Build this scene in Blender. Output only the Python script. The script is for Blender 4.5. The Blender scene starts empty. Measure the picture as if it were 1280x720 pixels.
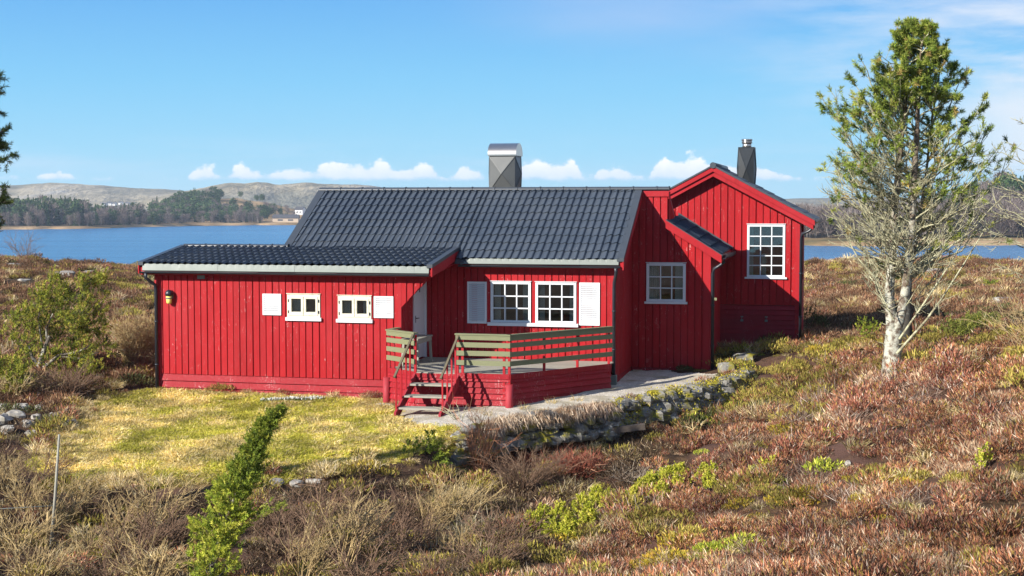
HAZE, EXPO = 0.00013, 0.85
import bpy, math, random
import numpy as np
from mathutils import Vector, Matrix
rnd = random.Random(7)
R = math.radians
sc = bpy.context.scene
col = sc.collection

# ------------------------------------------------------------------ camera
F, HOR, CZ = 1849.0, 258.0, 4.4
PITCH = math.atan((360 - HOR) / F)
cam_d = bpy.data.cameras.new("camera"); cam = bpy.data.objects.new("camera", cam_d); col.objects.link(cam)
cam.location = (0, 0, CZ); cam.rotation_euler = (math.pi / 2 - PITCH, 0, 0)
cam_d.sensor_width = 36; cam_d.lens = F / 1280 * 36; cam_d.clip_start = .1; cam_d.clip_end = 20000
sc.camera = cam
TH = R(13.5)
OX, OY = 2.485, 36.0
WATER = CZ - 12.0

def ray(px, py):
    x = (px - 640) / F; y = -(py - 360) / F
    return np.array([x, math.cos(PITCH) + y * math.sin(PITCH), -math.sin(PITCH) + y * math.cos(PITCH)])
def atd(px, py, d):                       # a point of the place seen at a pixel of the photo, d metres ahead
    r = ray(px, py); return np.array([0, 0, CZ]) + r * (d / r[1])
def hw(u, v, z=0.0):                      # house frame -> world
    return (OX + u * math.cos(TH) + v * math.sin(TH), OY - u * math.sin(TH) + v * math.cos(TH), z)
def to_house(x, y):
    dx, dy = x - OX, y - OY
    return dx * math.cos(TH) - dy * math.sin(TH), dx * math.sin(TH) + dy * math.cos(TH)

# ------------------------------------------------------------------ things, parts
def tag(o, label=None, cat=None, group=None, kind=None):
    if label: o['label'] = label
    if cat: o['category'] = cat
    if group: o['group'] = group
    if kind: o['kind'] = kind
    return o
def empty(name, loc, rz=0.0):
    o = bpy.data.objects.new(name, None); col.objects.link(o)
    o.location = loc; o.rotation_euler = (0, 0, rz); o.empty_display_size = .2
    return o
def thing(name, label, cat, loc=(0, 0, 0), rz=0.0, group=None):
    return tag(empty(name, loc, rz), label, cat, group)

class MB:
    """collects polygons; build() links them as ONE mesh object"""
    def __init__(s): s.v = []; s.f = []; s.c = None; s.sm = []
    def add(s, vs, fs, smooth=False):
        b = len(s.v); s.v.extend([tuple(map(float, p)) for p in vs])
        for f in fs: s.f.append(tuple(b + i for i in f)); s.sm.append(smooth)
        return s
    def box(s, x0, x1, y0, y1, z0, z1):
        return s.add([(x0,y0,z0),(x1,y0,z0),(x1,y1,z0),(x0,y1,z0),(x0,y0,z1),(x1,y0,z1),(x1,y1,z1),(x0,y1,z1)],
                     [(0,3,2,1),(4,5,6,7),(0,1,5,4),(1,2,6,5),(2,3,7,6),(3,0,4,7)])
    def ext(s, poly, vec):
        n = len(poly); vec = Vector(vec); P = [Vector(p) for p in poly]
        vs = P + [p + vec for p in P]
        fs = [tuple(range(n - 1, -1, -1)), tuple(range(n, 2 * n))] + [(i, (i + 1) % n, n + (i + 1) % n, n + i) for i in range(n)]
        return s.add(vs, fs)
    def bar(s, p0, p1, w, h, up=(0, 0, 1)):
        p0, p1 = Vector(p0), Vector(p1); d = (p1 - p0).normalized(); up = Vector(up)
        if abs(d.dot(up)) > .99: up = Vector((0, 1, 0)) if abs(d.y) < .9 else Vector((1, 0, 0))
        a = d.cross(up).normalized() * (w / 2); b = a.cross(d).normalized() * (h / 2)
        return s.ext([p0 - a - b, p0 + a - b, p0 + a + b, p0 - a + b], p1 - p0)
    def tube(s, pts, rad, n=8, cap=True, smooth=True):
        pts = [Vector(p) for p in pts]; k = len(pts)
        if not hasattr(rad, '__len__'): rad = [rad] * k
        vs = []; ref = Vector((.31, .22, .93))
        for i, p in enumerate(pts):
            d = (pts[min(i + 1, k - 1)] - pts[max(i - 1, 0)])
            d = d.normalized() if d.length > 1e-9 else Vector((0, 0, 1))
            if abs(d.dot(ref)) > .98: ref = Vector((.9, .1, .2))
            a = d.cross(ref).normalized(); b = d.cross(a)
            for j in range(n):
                t = 2 * math.pi * j / n
                vs.append(p + (a * math.cos(t) + b * math.sin(t)) * rad[i])
        fs = [(i*n+j, i*n+(j+1)%n, (i+1)*n+(j+1)%n, (i+1)*n+j) for i in range(k-1) for j in range(n)]
        s.add(vs, fs, smooth)
        if cap: s.f += [tuple(len(s.v) - k*n + j for j in range(n-1, -1, -1)), tuple(len(s.v) - n + j for j in range(n))]; s.sm += [False, False]
        return s
    def build(s, name, m, parent=None, bevel=0):
        me = bpy.data.meshes.new(name); me.from_pydata(s.v, [], s.f)
        me.polygons.foreach_set('use_smooth', s.sm); me.materials.append(m); me.update()
        o = bpy.data.objects.new(name, me); col.objects.link(o)
        if parent is not None: o.parent = parent
        if bevel:
            b = o.modifiers.new('bevel', 'BEVEL'); b.width = bevel; b.segments = 1; b.limit_method = 'ANGLE'
        return o

# blades / needles with a colour per vertex
class NB:
    def __init__(s): s.v = []; s.f = []; s.c = []; s.n = 0
    def blades(s, base, tip, width, colr, bend=0.0, rg=None):
        """base,tip Nx3, width N, colr Nx3: bent strips, two segments"""
        N = len(base); d = tip - base
        side = np.cross(d, rg.normal(size=(N, 3))); side /= (np.linalg.norm(side, axis=1, keepdims=True) + 1e-9)
        w = (np.asarray(width).reshape(-1, 1) * np.ones((N, 1))) * .5
        mid = base + d * .55 + bend * np.linalg.norm(d, axis=1, keepdims=True) * np.cross(side, d / (np.linalg.norm(d, axis=1, keepdims=True) + 1e-9))
        V = np.stack([base - side * w, base + side * w, mid - side * w * .8, mid + side * w * .8, tip], 1).reshape(-1, 3)
        b = s.n + np.arange(N)[:, None] * 5
        s.v.append(V); s.n += len(V)
        s.f.append(np.concatenate([b + [0, 1, 3], b + [0, 3, 2], b + [2, 3, 4]], 0))
        s.c.append(np.repeat(colr, 5, 0))
    def spikes(s, base, tip, width, colr, rg):
        N = len(base); d = tip - base
        side = np.cross(d, rg.normal(size=(N, 3))); side /= (np.linalg.norm(side, axis=1, keepdims=True) + 1e-9)
        w = (np.asarray(width).reshape(-1, 1) * np.ones((N, 1))) * .5
        m = base + d * .45
        V = np.stack([base, m - side * w, m + side * w, tip], 1).reshape(-1, 3)
        b = s.n + np.arange(N)[:, None] * 4
        s.v.append(V); s.n += len(V)
        s.f.append(np.concatenate([b + [0, 1, 2], b + [1, 3, 2]], 0)); s.c.append(np.repeat(colr, 4, 0))
    def mesh(s, name, m):
        V = np.concatenate(s.v); Fc = np.concatenate(s.f); Cc = np.concatenate(s.c)
        me = bpy.data.meshes.new(name)
        me.vertices.add(len(V)); me.vertices.foreach_set('co', V.astype(np.float32).ravel())
        me.loops.add(Fc.size); me.loops.foreach_set('vertex_index', Fc.astype(np.int32).ravel())
        me.polygons.add(len(Fc)); me.polygons.foreach_set('loop_start', np.arange(0, Fc.size, 3, dtype=np.int32))
        me.update(calc_edges=True)
        a = me.attributes.new('col', 'FLOAT_COLOR', 'POINT')
        a.data.foreach_set('color', np.concatenate([Cc, np.ones((len(Cc), 1))], 1).astype(np.float32).ravel())
        me.materials.append(m)
        return me
    def build(s, name, m, parent=None):
        o = bpy.data.objects.new(name, s.mesh(name, m)); col.objects.link(o)
        if parent is not None: o.parent = parent
        return o

# ------------------------------------------------------------------ noise
def _h(ix, iy, seed):
    n = (ix.astype(np.int64) * 374761393 + iy.astype(np.int64) * 668265263 + seed * 1442695041) & 0x7fffffff
    n = ((n ^ (n >> 13)) * 1274126177) & 0x7fffffff
    return ((n ^ (n >> 16)) & 0xffff) / 65535.0
def vn(x, y, seed=0):
    x = np.asarray(x, float); y = np.asarray(y, float)
    ix, iy = np.floor(x), np.floor(y); fx, fy = x - ix, y - iy
    fx = fx * fx * (3 - 2 * fx); fy = fy * fy * (3 - 2 * fy)
    a, b, c, d = _h(ix, iy, seed), _h(ix + 1, iy, seed), _h(ix, iy + 1, seed), _h(ix + 1, iy + 1, seed)
    return (a * (1 - fx) + b * fx) * (1 - fy) + (c * (1 - fx) + d * fx) * fy
def fbm(x, y, seed=0, o=4):
    s = 0; a = .5; t = 0
    for i in range(o):
        s = s + a * vn(x * 2**i, y * 2**i, seed + i * 17); t += a; a *= .5
    return s / t
def sst(a, b, x):
    t = np.clip((np.asarray(x, float) - a) / (b - a), 0, 1); return t * t * (3 - 2 * t)

# ------------------------------------------------------------------ materials
def lin(r, g, b):
    f = lambda c: (c / 255 / 12.92) if c / 255 <= .04045 else ((c / 255 + .055) / 1.055) ** 2.4
    return (f(r), f(g), f(b))
class NT:
    def __init__(s, name):
        s.m = bpy.data.materials.new(name); s.m.use_nodes = True; s.t = s.m.node_tree
        s.t.nodes.clear(); s.out = s.n('ShaderNodeOutputMaterial')
    def n(s, typ, **kw):
        nd = s.t.nodes.new(typ)
        for k, v in kw.items():
            if k.startswith('i_'):
                key = k[2:].replace('_', ' '); nd.inputs[int(key) if key.isdigit() else key].default_value = v
            else: setattr(nd, k, v)
        return nd
    def l(s, a, b): s.t.links.new(a, b)
    def noise(s, scale, detail=4, rough=.55, coord='Object', stretch=None, dist=0):
        tc = s.n('ShaderNodeTexCoord'); src = tc.outputs[coord]
        if stretch:
            mp = s.n('ShaderNodeMapping'); mp.inputs['Scale'].default_value = stretch; s.l(src, mp.inputs[0]); src = mp.outputs[0]
        nz = s.n('ShaderNodeTexNoise'); nz.inputs['Scale'].default_value = scale; nz.inputs['Detail'].default_value = detail
        nz.inputs['Roughness'].default_value = rough; nz.inputs['Distortion'].default_value = dist
        s.l(src, nz.inputs['Vector']); return nz.outputs['Fac']
    def ramp(s, fac, stops, interp='LINEAR'):
        r = s.n('ShaderNodeValToRGB'); r.color_ramp.interpolation = interp
        e = r.color_ramp.elements
        while len(e) < len(stops): e.new(.5)
        for i, (p, c) in enumerate(stops):
            e[i].position = p; e[i].color = (*c, 1) if len(c) == 3 else c
        s.l(fac, r.inputs[0]); return r.outputs[0]
    def mix(s, fac, a, b, mode='MIX'):
        m = s.n('ShaderNodeMix', data_type='RGBA', blend_type=mode)
        for sock, val in ((m.inputs[0], fac), (m.inputs[6], a), (m.inputs[7], b)):
            if hasattr(val, 'is_linked'): s.l(val, sock)
            elif isinstance(val, (int, float)): sock.default_value = val
            else: sock.default_value = (*val, 1)
        return m.outputs[2]
    def math(s, op, a, b=0.0, clamp=False):
        m = s.n('ShaderNodeMath', operation=op, use_clamp=clamp)
        for i, val in enumerate((a, b)):
            if hasattr(val, 'is_linked'): s.l(val, m.inputs[i])
            else: m.inputs[i].default_value = val
        return m.outputs[0]
    def bsdf(s, color, rough=.6, metal=0.0, spec=.5, bump=None, bstr=.3, bdist=.01):
        b = s.n('ShaderNodeBsdfPrincipled')
        for key, val in (('Base Color', color), ('Roughness', rough), ('Metallic', metal), ('Specular IOR Level', spec)):
            if hasattr(val, 'is_linked'): s.l(val, b.inputs[key])
            elif isinstance(val, (int, float)): b.inputs[key].default_value = val
            else: b.inputs[key].default_value = (*val, 1)
        if bump is not None:
            bp = s.n('ShaderNodeBump'); bp.inputs['Strength'].default_value = bstr; bp.inputs['Distance'].default_value = bdist
            s.l(bump, bp.inputs['Height']); s.l(bp.outputs[0], b.inputs['Normal'])
        s.l(b.outputs[0], s.out.inputs[0]); return b

def red_paint(name, base, worn, wear=.66, coord='Object', st=(6, 6, 1.0)):
    t = NT(name)
    geo = t.n('ShaderNodeNewGeometry'); isl = geo.outputs['Random Per Island']
    big = t.noise(1.2, 3)
    c = t.mix(t.math('MULTIPLY', isl, .75), base, tuple(x * .66 for x in base))
    c = t.mix(t.math('MULTIPLY', big, .5), c, tuple(min(1, x * 1.2 + .006) for x in base))
    c = t.mix(t.math('MULTIPLY', t.ramp(t.noise(.8, 5, .65, 'Object', (1, 1, .5)), [(.45, (0, 0, 0)), (.68, (1, 1, 1))]), .55), c, (base[0] * 1.12, base[1] + .022, base[2] + .024))
    c = t.mix(t.math('MULTIPLY', t.ramp(t.noise(2.6, 5, .7, 'Object', (2.5, 2.5, .35)), [(.55, (0, 0, 0)), (.72, (1, 1, 1))]), .5), c, tuple(x * .5 for x in base))
    grain = t.noise(9, 5, .65, coord, st)
    fl = t.noise(11, 6, .7, coord, (2.2, 2.2, .7), 1.2)
    flk = t.math('MULTIPLY', t.ramp(fl, [(wear, (0, 0, 0)), (wear + .05, (1, 1, 1))]), t.ramp(t.noise(1.6, 2), [(.46, (.12, .12, .12)), (.62, (1, 1, 1))]))
    c = t.mix(t.math('MULTIPLY', flk, .8), c, worn)
    c = t.mix(t.math('MULTIPLY', t.ramp(grain, [(.35, (0, 0, 0)), (.75, (1, 1, 1))]), .25), c, tuple(x * .6 for x in base))
    t.bsdf(c, t.math('ADD', t.math('MULTIPLY', grain, .3), .45), spec=.2, bump=grain, bstr=.35, bdist=.004)
    return t.m
RED = (.355, .0052, .0095)
M = {}
M['red'] = red_paint('red_board', RED, (.62, .33, .31), .60)
M['red_h'] = red_paint('red_plank', (.285, .005, .012), (.55, .31, .30), .57, st=(1, 6, 6))
M['red_trim'] = red_paint('red_trim', (.36, .010, .016), (.5, .2, .2), .68, st=(2, 2, 2))
M['red_post'] = red_paint('red_post', (.33, .03, .04), (.5, .25, .25), .66)
M['red_door'] = red_paint('red_hatch', (.25, .009, .018), (.45, .22, .23), .61, st=(1, 6, 6))

t = NT('roof_tile'); g = t.noise(3, 4); g2 = t.noise(40, 3)
big = t.ramp(t.noise(.7, 5, .65), [(.4, (0, 0, 0)), (.65, (1, 1, 1))]); dots = t.ramp(t.noise(22, 3, .6), [(.70, (0, 0, 0)), (.74, (1, 1, 1))])
tc_ = t.mix(big, t.mix(g, (.034, .045, .062), (.053, .067, .090)), (.062, .074, .092)); tc_ = t.mix(t.math('MULTIPLY', dots, .5), tc_, (.20, .20, .17))
t.bsdf(tc_, t.math('ADD', t.math('MULTIPLY', g2, .2), .44), spec=.32, bump=g2, bstr=.08, bdist=.003); M['tile'] = t.m
t = NT('roof_tile_matt'); g = t.noise(3, 4); t.bsdf(t.mix(g, (.030, .042, .060), (.050, .065, .088)), 1.0, spec=0.0); M['tile_matt'] = t.m
t = NT('roof_metal'); g = t.noise(5, 4); t.bsdf(t.mix(g, (.038, .045, .055), (.062, .07, .08)), .42, 0.0); M['rmetal'] = t.m
t = NT('zinc'); g = t.noise(4, 6, .6, 'Object', (1, 1, .25)); t.bsdf(t.mix(g, (.135, .15, .135), (.20, .22, .20)), t.math('ADD', t.math('MULTIPLY', g, .3), .42), .25); M['zinc'] = t.m
t = NT('black_pipe'); g = t.noise(8, 3); t.bsdf(t.mix(g, (.012, .014, .02), (.026, .03, .04)), .38); M['pipe'] = t.m
t = NT('steel'); g = t.noise(7, 4); t.bsdf(t.mix(g, (.45, .42, .38), (.62, .58, .53)), .28, .9); M['steel'] = t.m
t = NT('chimney_sheet'); g = t.noise(3, 5); t.bsdf(t.mix(g, (.07, .073, .073), (.12, .123, .12)), .4, .3); M['sheet'] = t.m
t = NT('dark_sheet'); g = t.noise(3, 5); t.bsdf(t.mix(g, (.022, .025, .028), (.04, .044, .048)), .38, .3); M['dsheet'] = t.m
t = NT('white_paint'); g = t.noise(6, 5, .6, 'Object', (1, 1, 4)); t.bsdf(t.mix(t.math('MULTIPLY', g, .5), (.66, .67, .68), (.54, .55, .56)), .45, bump=g, bstr=.1, bdist=.002); M['white'] = t.m
t = NT('cream_paint'); g = t.noise(9, 6, .65); t.bsdf(t.mix(t.ramp(g, [(.45, (0, 0, 0)), (.75, (1, 1, 1))]), (.66, .63, .50), (.50, .48, .35)), .5, bump=g, bstr=.15, bdist=.002); M['cream'] = t.m
t = NT('green_wood'); g = t.noise(6, 6, .65, 'Object', (1, 1, 5)); geo = t.n('ShaderNodeNewGeometry')
c = t.mix(g, (.12, .125, .058), (.235, .22, .118)); c = t.mix(t.math('MULTIPLY', geo.outputs['Random Per Island'], .5), c, (.17, .2, .12))
t.bsdf(c, .65, spec=.3, bump=g, bstr=.3, bdist=.004); M['gwood'] = t.m
t = NT('rail_wood'); g = t.noise(6, 5); t.bsdf(t.mix(g, (.075, .06, .035), (.16, .13, .075)), .65, bump=g, bstr=.2, bdist=.003); M['handrail'] = t.m
t = NT('grey_wood'); g = t.noise(5, 6, .65, 'Object', (2, 2, 2)); geo = t.n('ShaderNodeNewGeometry')
c = t.mix(g, (.22, .205, .165), (.42, .40, .33)); c = t.mix(t.math('MULTIPLY', geo.outputs['Random Per Island'], .4), c, (.2, .19, .15))
t.bsdf(c, .75, spec=.25, bump=g, bstr=.4, bdist=.004); M['wood'] = t.m
t = NT('dark_wood'); g = t.noise(5, 6, .65, 'Object', (2, 2, 2)); t.bsdf(t.mix(g, (.06, .045, .035), (.17, .13, .10)), .8, bump=g, bstr=.5); M['dwood'] = t.m
t = NT('interior'); g = t.noise(2, 2); t.bsdf(t.mix(g, (.16, .12, .085), (.22, .17, .12)), .8); M['inside'] = t.m
t = NT('curtain'); g = t.noise(6, 3); t.bsdf(t.mix(g, (.62, .62, .62), (.78, .78, .77)), .85); M['curtain'] = t.m
t = NT('glass')
lw = t.n('ShaderNodeFresnel'); lw.inputs[0].default_value = 1.5
tr = t.n('ShaderNodeBsdfTransparent'); tr.inputs[0].default_value = (.72, .78, .76, 1)
gl = t.n('ShaderNodeBsdfGlossy'); gl.inputs['Roughness'].default_value = .02
nz = t.noise(1.3, 2); bp = t.n('ShaderNodeBump'); bp.inputs['Strength'].default_value = .06; bp.inputs['Distance'].default_value = .05; t.l(nz, bp.inputs['Height']); t.l(bp.outputs[0], gl.inputs['Normal'])
mx = t.n('ShaderNodeMixShader'); t.l(t.math('ADD', lw.outputs[0], .07), mx.inputs[0]); t.l(tr.outputs[0], mx.inputs[1]); t.l(gl.outputs[0], mx.inputs[2]); t.l(mx.outputs[0], t.out.inputs[0]); M['glass'] = t.m
t = NT('lamp_glass'); g = t.noise(14, 2); t.bsdf(t.mix(g, (.75, .62, .10), (.82, .75, .25)), .15); M['lampglass'] = t.m
def stone_mat(name, a, b, moss, mt=.55, scale=3.0):
    t = NT(name); geo = t.n('ShaderNodeNewGeometry'); g = t.noise(scale * 2.5, 6, .65)
    c = t.mix(g, a, b); c = t.mix(t.math('MULTIPLY', geo.outputs['Random Per Island'], .6), c, tuple(x * .45 for x in a))
    lich = t.ramp(t.noise(scale * 5, 5, .6), [(.58, (0, 0, 0)), (.66, (1, 1, 1))])
    c = t.mix(t.math('MULTIPLY', lich, .75), c, (.48, .48, .44))
    sep = t.n('ShaderNodeSeparateXYZ'); t.l(geo.outputs['Normal'], sep.inputs[0])
    mo = t.math('MULTIPLY', t.ramp(t.noise(scale, 4), [(mt - .05, (0, 0, 0)), (mt + .06, (1, 1, 1))]), t.math('ADD', sep.outputs[2], .65, True))
    c = t.mix(mo, c, moss)
    t.bsdf(c, .85, spec=.2, bump=g, bstr=.6, bdist=.03); return t.m
M['stone'] = stone_mat('wall_stone', (.13, .122, .108), (.36, .34, .30), (.21, .18, .02), .53)
M['rock'] = stone_mat('bare_rock', (.29, .26, .22), (.50, .46, .40), (.13, .12, .05), .68, 1.6)
M['moss'] = None
def leaf_mat(name, tint_lo=.75, tint_hi=1.3, inst=True, transl=.25, rough=.7):
    t = NT(name)
    a = t.n('ShaderNodeAttribute', attribute_name='col'); c = a.outputs['Color']
    if inst:
        ti = t.n('ShaderNodeAttribute', attribute_name='tint', attribute_type='INSTANCER')
        v = t.math('ADD', t.math('MULTIPLY', ti.outputs['Fac'], tint_hi - tint_lo), tint_lo)
        cmb = t.n('ShaderNodeCombineXYZ')
        for i in range(3): t.l(v, cmb.inputs[i])
        c = t.mix(1.0, c, cmb.outputs[0], 'MULTIPLY')
    b = t.bsdf(c, rough, spec=.18)
    if transl:
        tl = t.n('ShaderNodeBsdfTranslucent'); t.l(c, tl.inputs[0])
        mx = t.n('ShaderNodeMixShader'); mx.inputs[0].default_value = transl
        t.l(b.outputs[0], mx.inputs[1]); t.l(tl.outputs[0], mx.inputs[2]); t.l(mx.outputs[0], t.out.inputs[0])
    return t.m
M['leafi'] = leaf_mat('undergrowth', .6, 1.4)
M['leaf'] = leaf_mat('foliage', inst=False)
M['bark'] = None
def bark_mat(name, a, b, lich, lt=.5, scale=8):
    t = NT(name); g = t.noise(scale, 6, .65); l = t.ramp(t.noise(scale * .7, 5, .65), [(lt - .06, (0, 0, 0)), (lt + .06, (1, 1, 1))])
    t.bsdf(t.mix(l, t.mix(g, a, b), lich), .85, spec=.15, bump=g, bstr=.7, bdist=.02); return t.m
M['bark'] = bark_mat('lichen_bark', (.06, .05, .04), (.17, .14, .11), (.34, .32, .26), .54, 11)
def stem_mat():                             # grey lichen low down, bare brown bark towards the top
    t = NT('pine_bark'); g = t.noise(11, 6, .65); l = t.ramp(t.noise(7, 5, .65), [(.42, (0, 0, 0)), (.55, (1, 1, 1))])
    tc = t.n('ShaderNodeTexCoord'); sp = t.n('ShaderNodeSeparateXYZ'); t.l(tc.outputs['Object'], sp.inputs[0])
    k = t.math('SUBTRACT', 1.0, t.math('MULTIPLY', t.math('SUBTRACT', sp.outputs[2], 2.2), .40, True))
    c = t.mix(t.math('MULTIPLY', l, k), t.mix(g, (.085, .06, .042), (.20, .15, .11)), (.44, .43, .35)); t.bsdf(c, .85, spec=.15, bump=g, bstr=.8, bdist=.03); return t.m
M['pbark'] = stem_mat()
M['twig_l'] = bark_mat('lichen_twig', (.17, .14, .085), (.30, .27, .17), (.44, .42, .27), .48, 12)
M['dbark'] = bark_mat('dark_bark', (.03, .027, .022), (.08, .07, .06), (.14, .14, .12), .64)
M['twig'] = bark_mat('dry_twig', (.30, .20, .085), (.54, .41, .21), (.60, .52, .34), .62, 5)
M['twig_d'] = bark_mat('dark_twig', (.125, .075, .05), (.29, .185, .12), (.46, .36, .25), .66, 5)
M['twig_r'] = bark_mat('red_twig', (.34, .13, .06), (.52, .27, .15), (.55, .42, .28), .66, 5)
# ------------------------------------------------------------------ terrain
CT = [  # pixel x, pixel y, metres ahead: points of the ground read off the photo
 (198,490,34.9+1.3),(340,496,35.6),(480,503,34.3),(300,545,31.0),(100,520,34),(60,560,30),(200,575,28.6),(300,588,27.3),(420,585,28),(500,560,29.6),(560,545,30.6),
 (300,700,24.0),(100,690,24.3),(500,700,23.2),(200,730,21.5),(0,660,25),(-120,640,25),(-150,560,30),(420,640,26.3),(80,620,26.8),
 (0,540,32),(0,480,36.5),(100,490,36),(50,503,33.2),(150,470,38.5),(0,420,48),(100,400,54),(-100,430,48),(180,400,54),
 (0,350,74),(100,345,80),(180,355,76),(0,318,95),(50,324,93),(100,332,90),(150,340,86),(195,345,84),(-100,314,95),(170,330,97),
 (592,533,31.2),(491,516,34.4),(640,508,33.0),(700,506,33.6),(767,480,36),(840,475,37.0),(886,468,36.8),(900,478,36.3),(820,492,34.4),(740,508,32.8),
 (497,522,32.9),(553,522,32.2),(930,486,35.6),
 (950,428,41.3),(1000,430,40.5),(905,440,40.0),
 (600,575,29.3),(680,560,30.4),(760,560,30.6),(840,535,32.4),(915,520,33.4),
 (650,640,26.6),(740,600,28.8),(700,690,23.5),(600,720,21.4),(800,640,25.2),(860,580,28.6),
 (900,640,23.6),(900,720,18.5),(1000,640,21.4),(1000,720,16.6),(1150,720,14.6),(1280,720,13.4),(1280,640,16.4),(1150,600,19.6),(1280,560,19.8),
 (960,545,30.6),(1050,540,26.4),(1060,480,31),(1115,468,29),(1000,490,34.6),(1280,470,25.6),(1200,480,27),(1400,500,24),(1400,640,16),
 (1010,400,50),(1100,420,42),(1200,420,38),(1280,420,34),(1100,380,54),(1280,370,50),(1200,360,60),(1050,345,72),(1150,340,76),(1280,335,78),
 (1010,323,95),(1100,324,95),(1200,323,94),(1280,322,94),(1400,322,92),
]
cp = np.array([atd(a, b, c) - (np.array([0, 0, .33]) if c >= 70 else 0) for a, b, c in CT])
extra = [hw(-5,2,.2), hw(-9,2,.0), hw(-3,5,.3), hw(-8,6,.3), hw(0,9,.5), hw(4,10,.6), hw(-12,4,.1), hw(-5,-1,-.1), hw(-2,-2,-.1), hw(1,3.2,.08), hw(3,7,.62),
         (0,60,.3),(-8,60,.3),(8,58,.6),(-6,78,.2),(6,76,.5),(0,95,.3),(-14,98,1.0),(12,98,.6),
         (0,0,2.7),(3,6,2.3),(-3,6,1.6),(7,9,2.2),(-8,10,.1),(-3,14,.25),(2,14,.75),(-16,16,-.6),(16,14,2.0),(-8,16,-.6),(24,30,2.0),(-28,30,0),(-34,60,.8),(38,60,1.6),(0,-8,2.8),(-12,-4,1),(12,-4,2.6)]
cp = np.concatenate([cp, np.array(extra, float)])
def _phi(r2): return .5 * r2 * np.log(np.maximum(r2, 1e-12))
_n = len(cp); _A = np.zeros((_n + 3, _n + 3))
_d2 = ((cp[:, None, :2] - cp[None, :, :2]) ** 2).sum(-1)
_A[:_n, :_n] = _phi(_d2) + np.eye(_n) * 4.0
_A[:_n, _n] = 1; _A[:_n, _n + 1:] = cp[:, :2]; _A[_n, :_n] = 1; _A[_n + 1:, :_n] = cp[:, :2].T
_w = np.linalg.solve(_A, np.concatenate([cp[:, 2], [0, 0, 0]]))
def tps(x, y):
    x = np.asarray(x, float).ravel(); y = np.asarray(y, float).ravel(); out = np.empty(len(x))
    for i in range(0, len(x), 20000):
        xs, ys = x[i:i+20000], y[i:i+20000]
        r2 = (xs[:, None] - cp[None, :, 0]) ** 2 + (ys[:, None] - cp[None, :, 1]) ** 2
        out[i:i+20000] = _phi(r2) @ _w[:_n] + _w[_n] + _w[_n+1] * xs + _w[_n+2] * ys
    return out
LAWN_PX = [(200,488),(345,494),(490,503),(520,521),(585,541),(572,558),(540,552),(500,566),(430,586),(380,590),(335,598),(250,606),(150,606),(80,600),(60,575),(105,540),(110,515),(150,494)]
PATH_PX = [(497,512),(520,506),(640,500),(700,497),(765,478),(787,462),(885,466),(905,470),(880,482),(830,494),(780,505),(710,517),(640,526),(592,541),(540,532),(496,528)]
def rough(x, y):
    d = np.hypot(x, y); amp = sst(12, 30, d) * .5 + .5
    return ((fbm(x * .55, y * .55, 3, 4) - .5) * .72 + (fbm(x * .16, y * .16, 9, 3) - .5) * .5 * sst(42, 70, y)) * amp
def in_poly(x, y, poly):
    x = np.asarray(x, float); y = np.asarray(y, float); ins = np.zeros(x.shape, bool); n = len(poly)
    for i in range(n):
        x0, y0 = poly[i][0], poly[i][1]; x1, y1 = poly[(i+1) % n][0], poly[(i+1) % n][1]
        c = ((y0 > y) != (y1 > y)); 
        with np.errstate(divide='ignore', invalid='ignore'):
            ins ^= c & (x < (x1 - x0) * (y - y0) / (y1 - y0 + 1e-12) + x0)
    return ins
def ray_base(px, py):                       # first hit of a pixel's ray with the smooth ground
    r = ray(px, py); ts = np.linspace(8, 130, 1800); P = np.array([0, 0, CZ]) + r * (ts / r[1])[:, None]
    h = tps(P[:, 0], P[:, 1]); k = np.argmax(P[:, 2] < h); return P[k]
LAWN = [tuple(ray_base(*p)) for p in LAWN_PX]; PATH = [tuple(ray_base(*p)) for p in PATH_PX]
def poly_dist(x, y, poly):
    x = np.asarray(x, float); y = np.asarray(y, float); best = np.full(x.shape, 1e9); n = len(poly)
    for i in range(n):
        ax, ay = poly[i][:2]; bx, by = poly[(i+1) % n][:2]; dx, dy = bx - ax, by - ay
        tt = np.clip(((x - ax) * dx + (y - ay) * dy) / (dx*dx + dy*dy + 1e-9), 0, 1)
        best = np.minimum(best, np.hypot(x - ax - tt * dx, y - ay - tt * dy))
    return np.where(in_poly(x, y, poly), -best, best)
HOUSE_UV = [(-11.3,-2.1),(-4.6,-2.1),(-4.9,-2.7),(-4.0,-3.4),(-1.8,-3.4),(.1,-.4),(.1,2.6),(2.1,2.6),(2.1,5.3),(4.25,5.3),(4.25,8.6),(-1,8.6),(-1,5.6),(-8.7,5.6),(-8.7,.2),(-11.3,.2)]
HOUSE = [hw(u, v)[:2] for u, v in HOUSE_UV]
def height(x, y, detail=True):
    shp = np.shape(x); x = np.asarray(x, float).ravel(); y = np.asarray(y, float).ravel()
    xc = np.clip(x, -45, 50); yc = np.clip(y, -10, 110)
    h = tps(xc, yc)
    smooth_zone = np.minimum(np.minimum(poly_dist(x, y, LAWN), poly_dist(x, y, PATH)), poly_dist(x, y, HOUSE))
    k = sst(.1, 2.2, smooth_zone)
    if detail: h = h + rough(x, y) * (k * .95 + .05) + (fbm(x * 2.3, y * 2.3, 21, 3) - .5) * (.05 + .22 * k)
    edge = np.maximum(sst(97, 140, y + .12 * np.abs(x)), np.maximum(sst(60, 110, -x), sst(70, 120, x)))
    h = h * (1 - edge) + (WATER - 3.5) * edge
    h = np.where(y < -12, h, h)
    return h.reshape(shp)
WALL_PX = [(575,548),(600,541),(650,530),(700,524),(760,515),(810,503),(850,497),(890,488),(918,480),(936,468)]
_wp = np.array([ray_base(*q) for q in WALL_PX]); WALLX, WALLY = _wp[:, 0], _wp[:, 1]
_height0 = height
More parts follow.
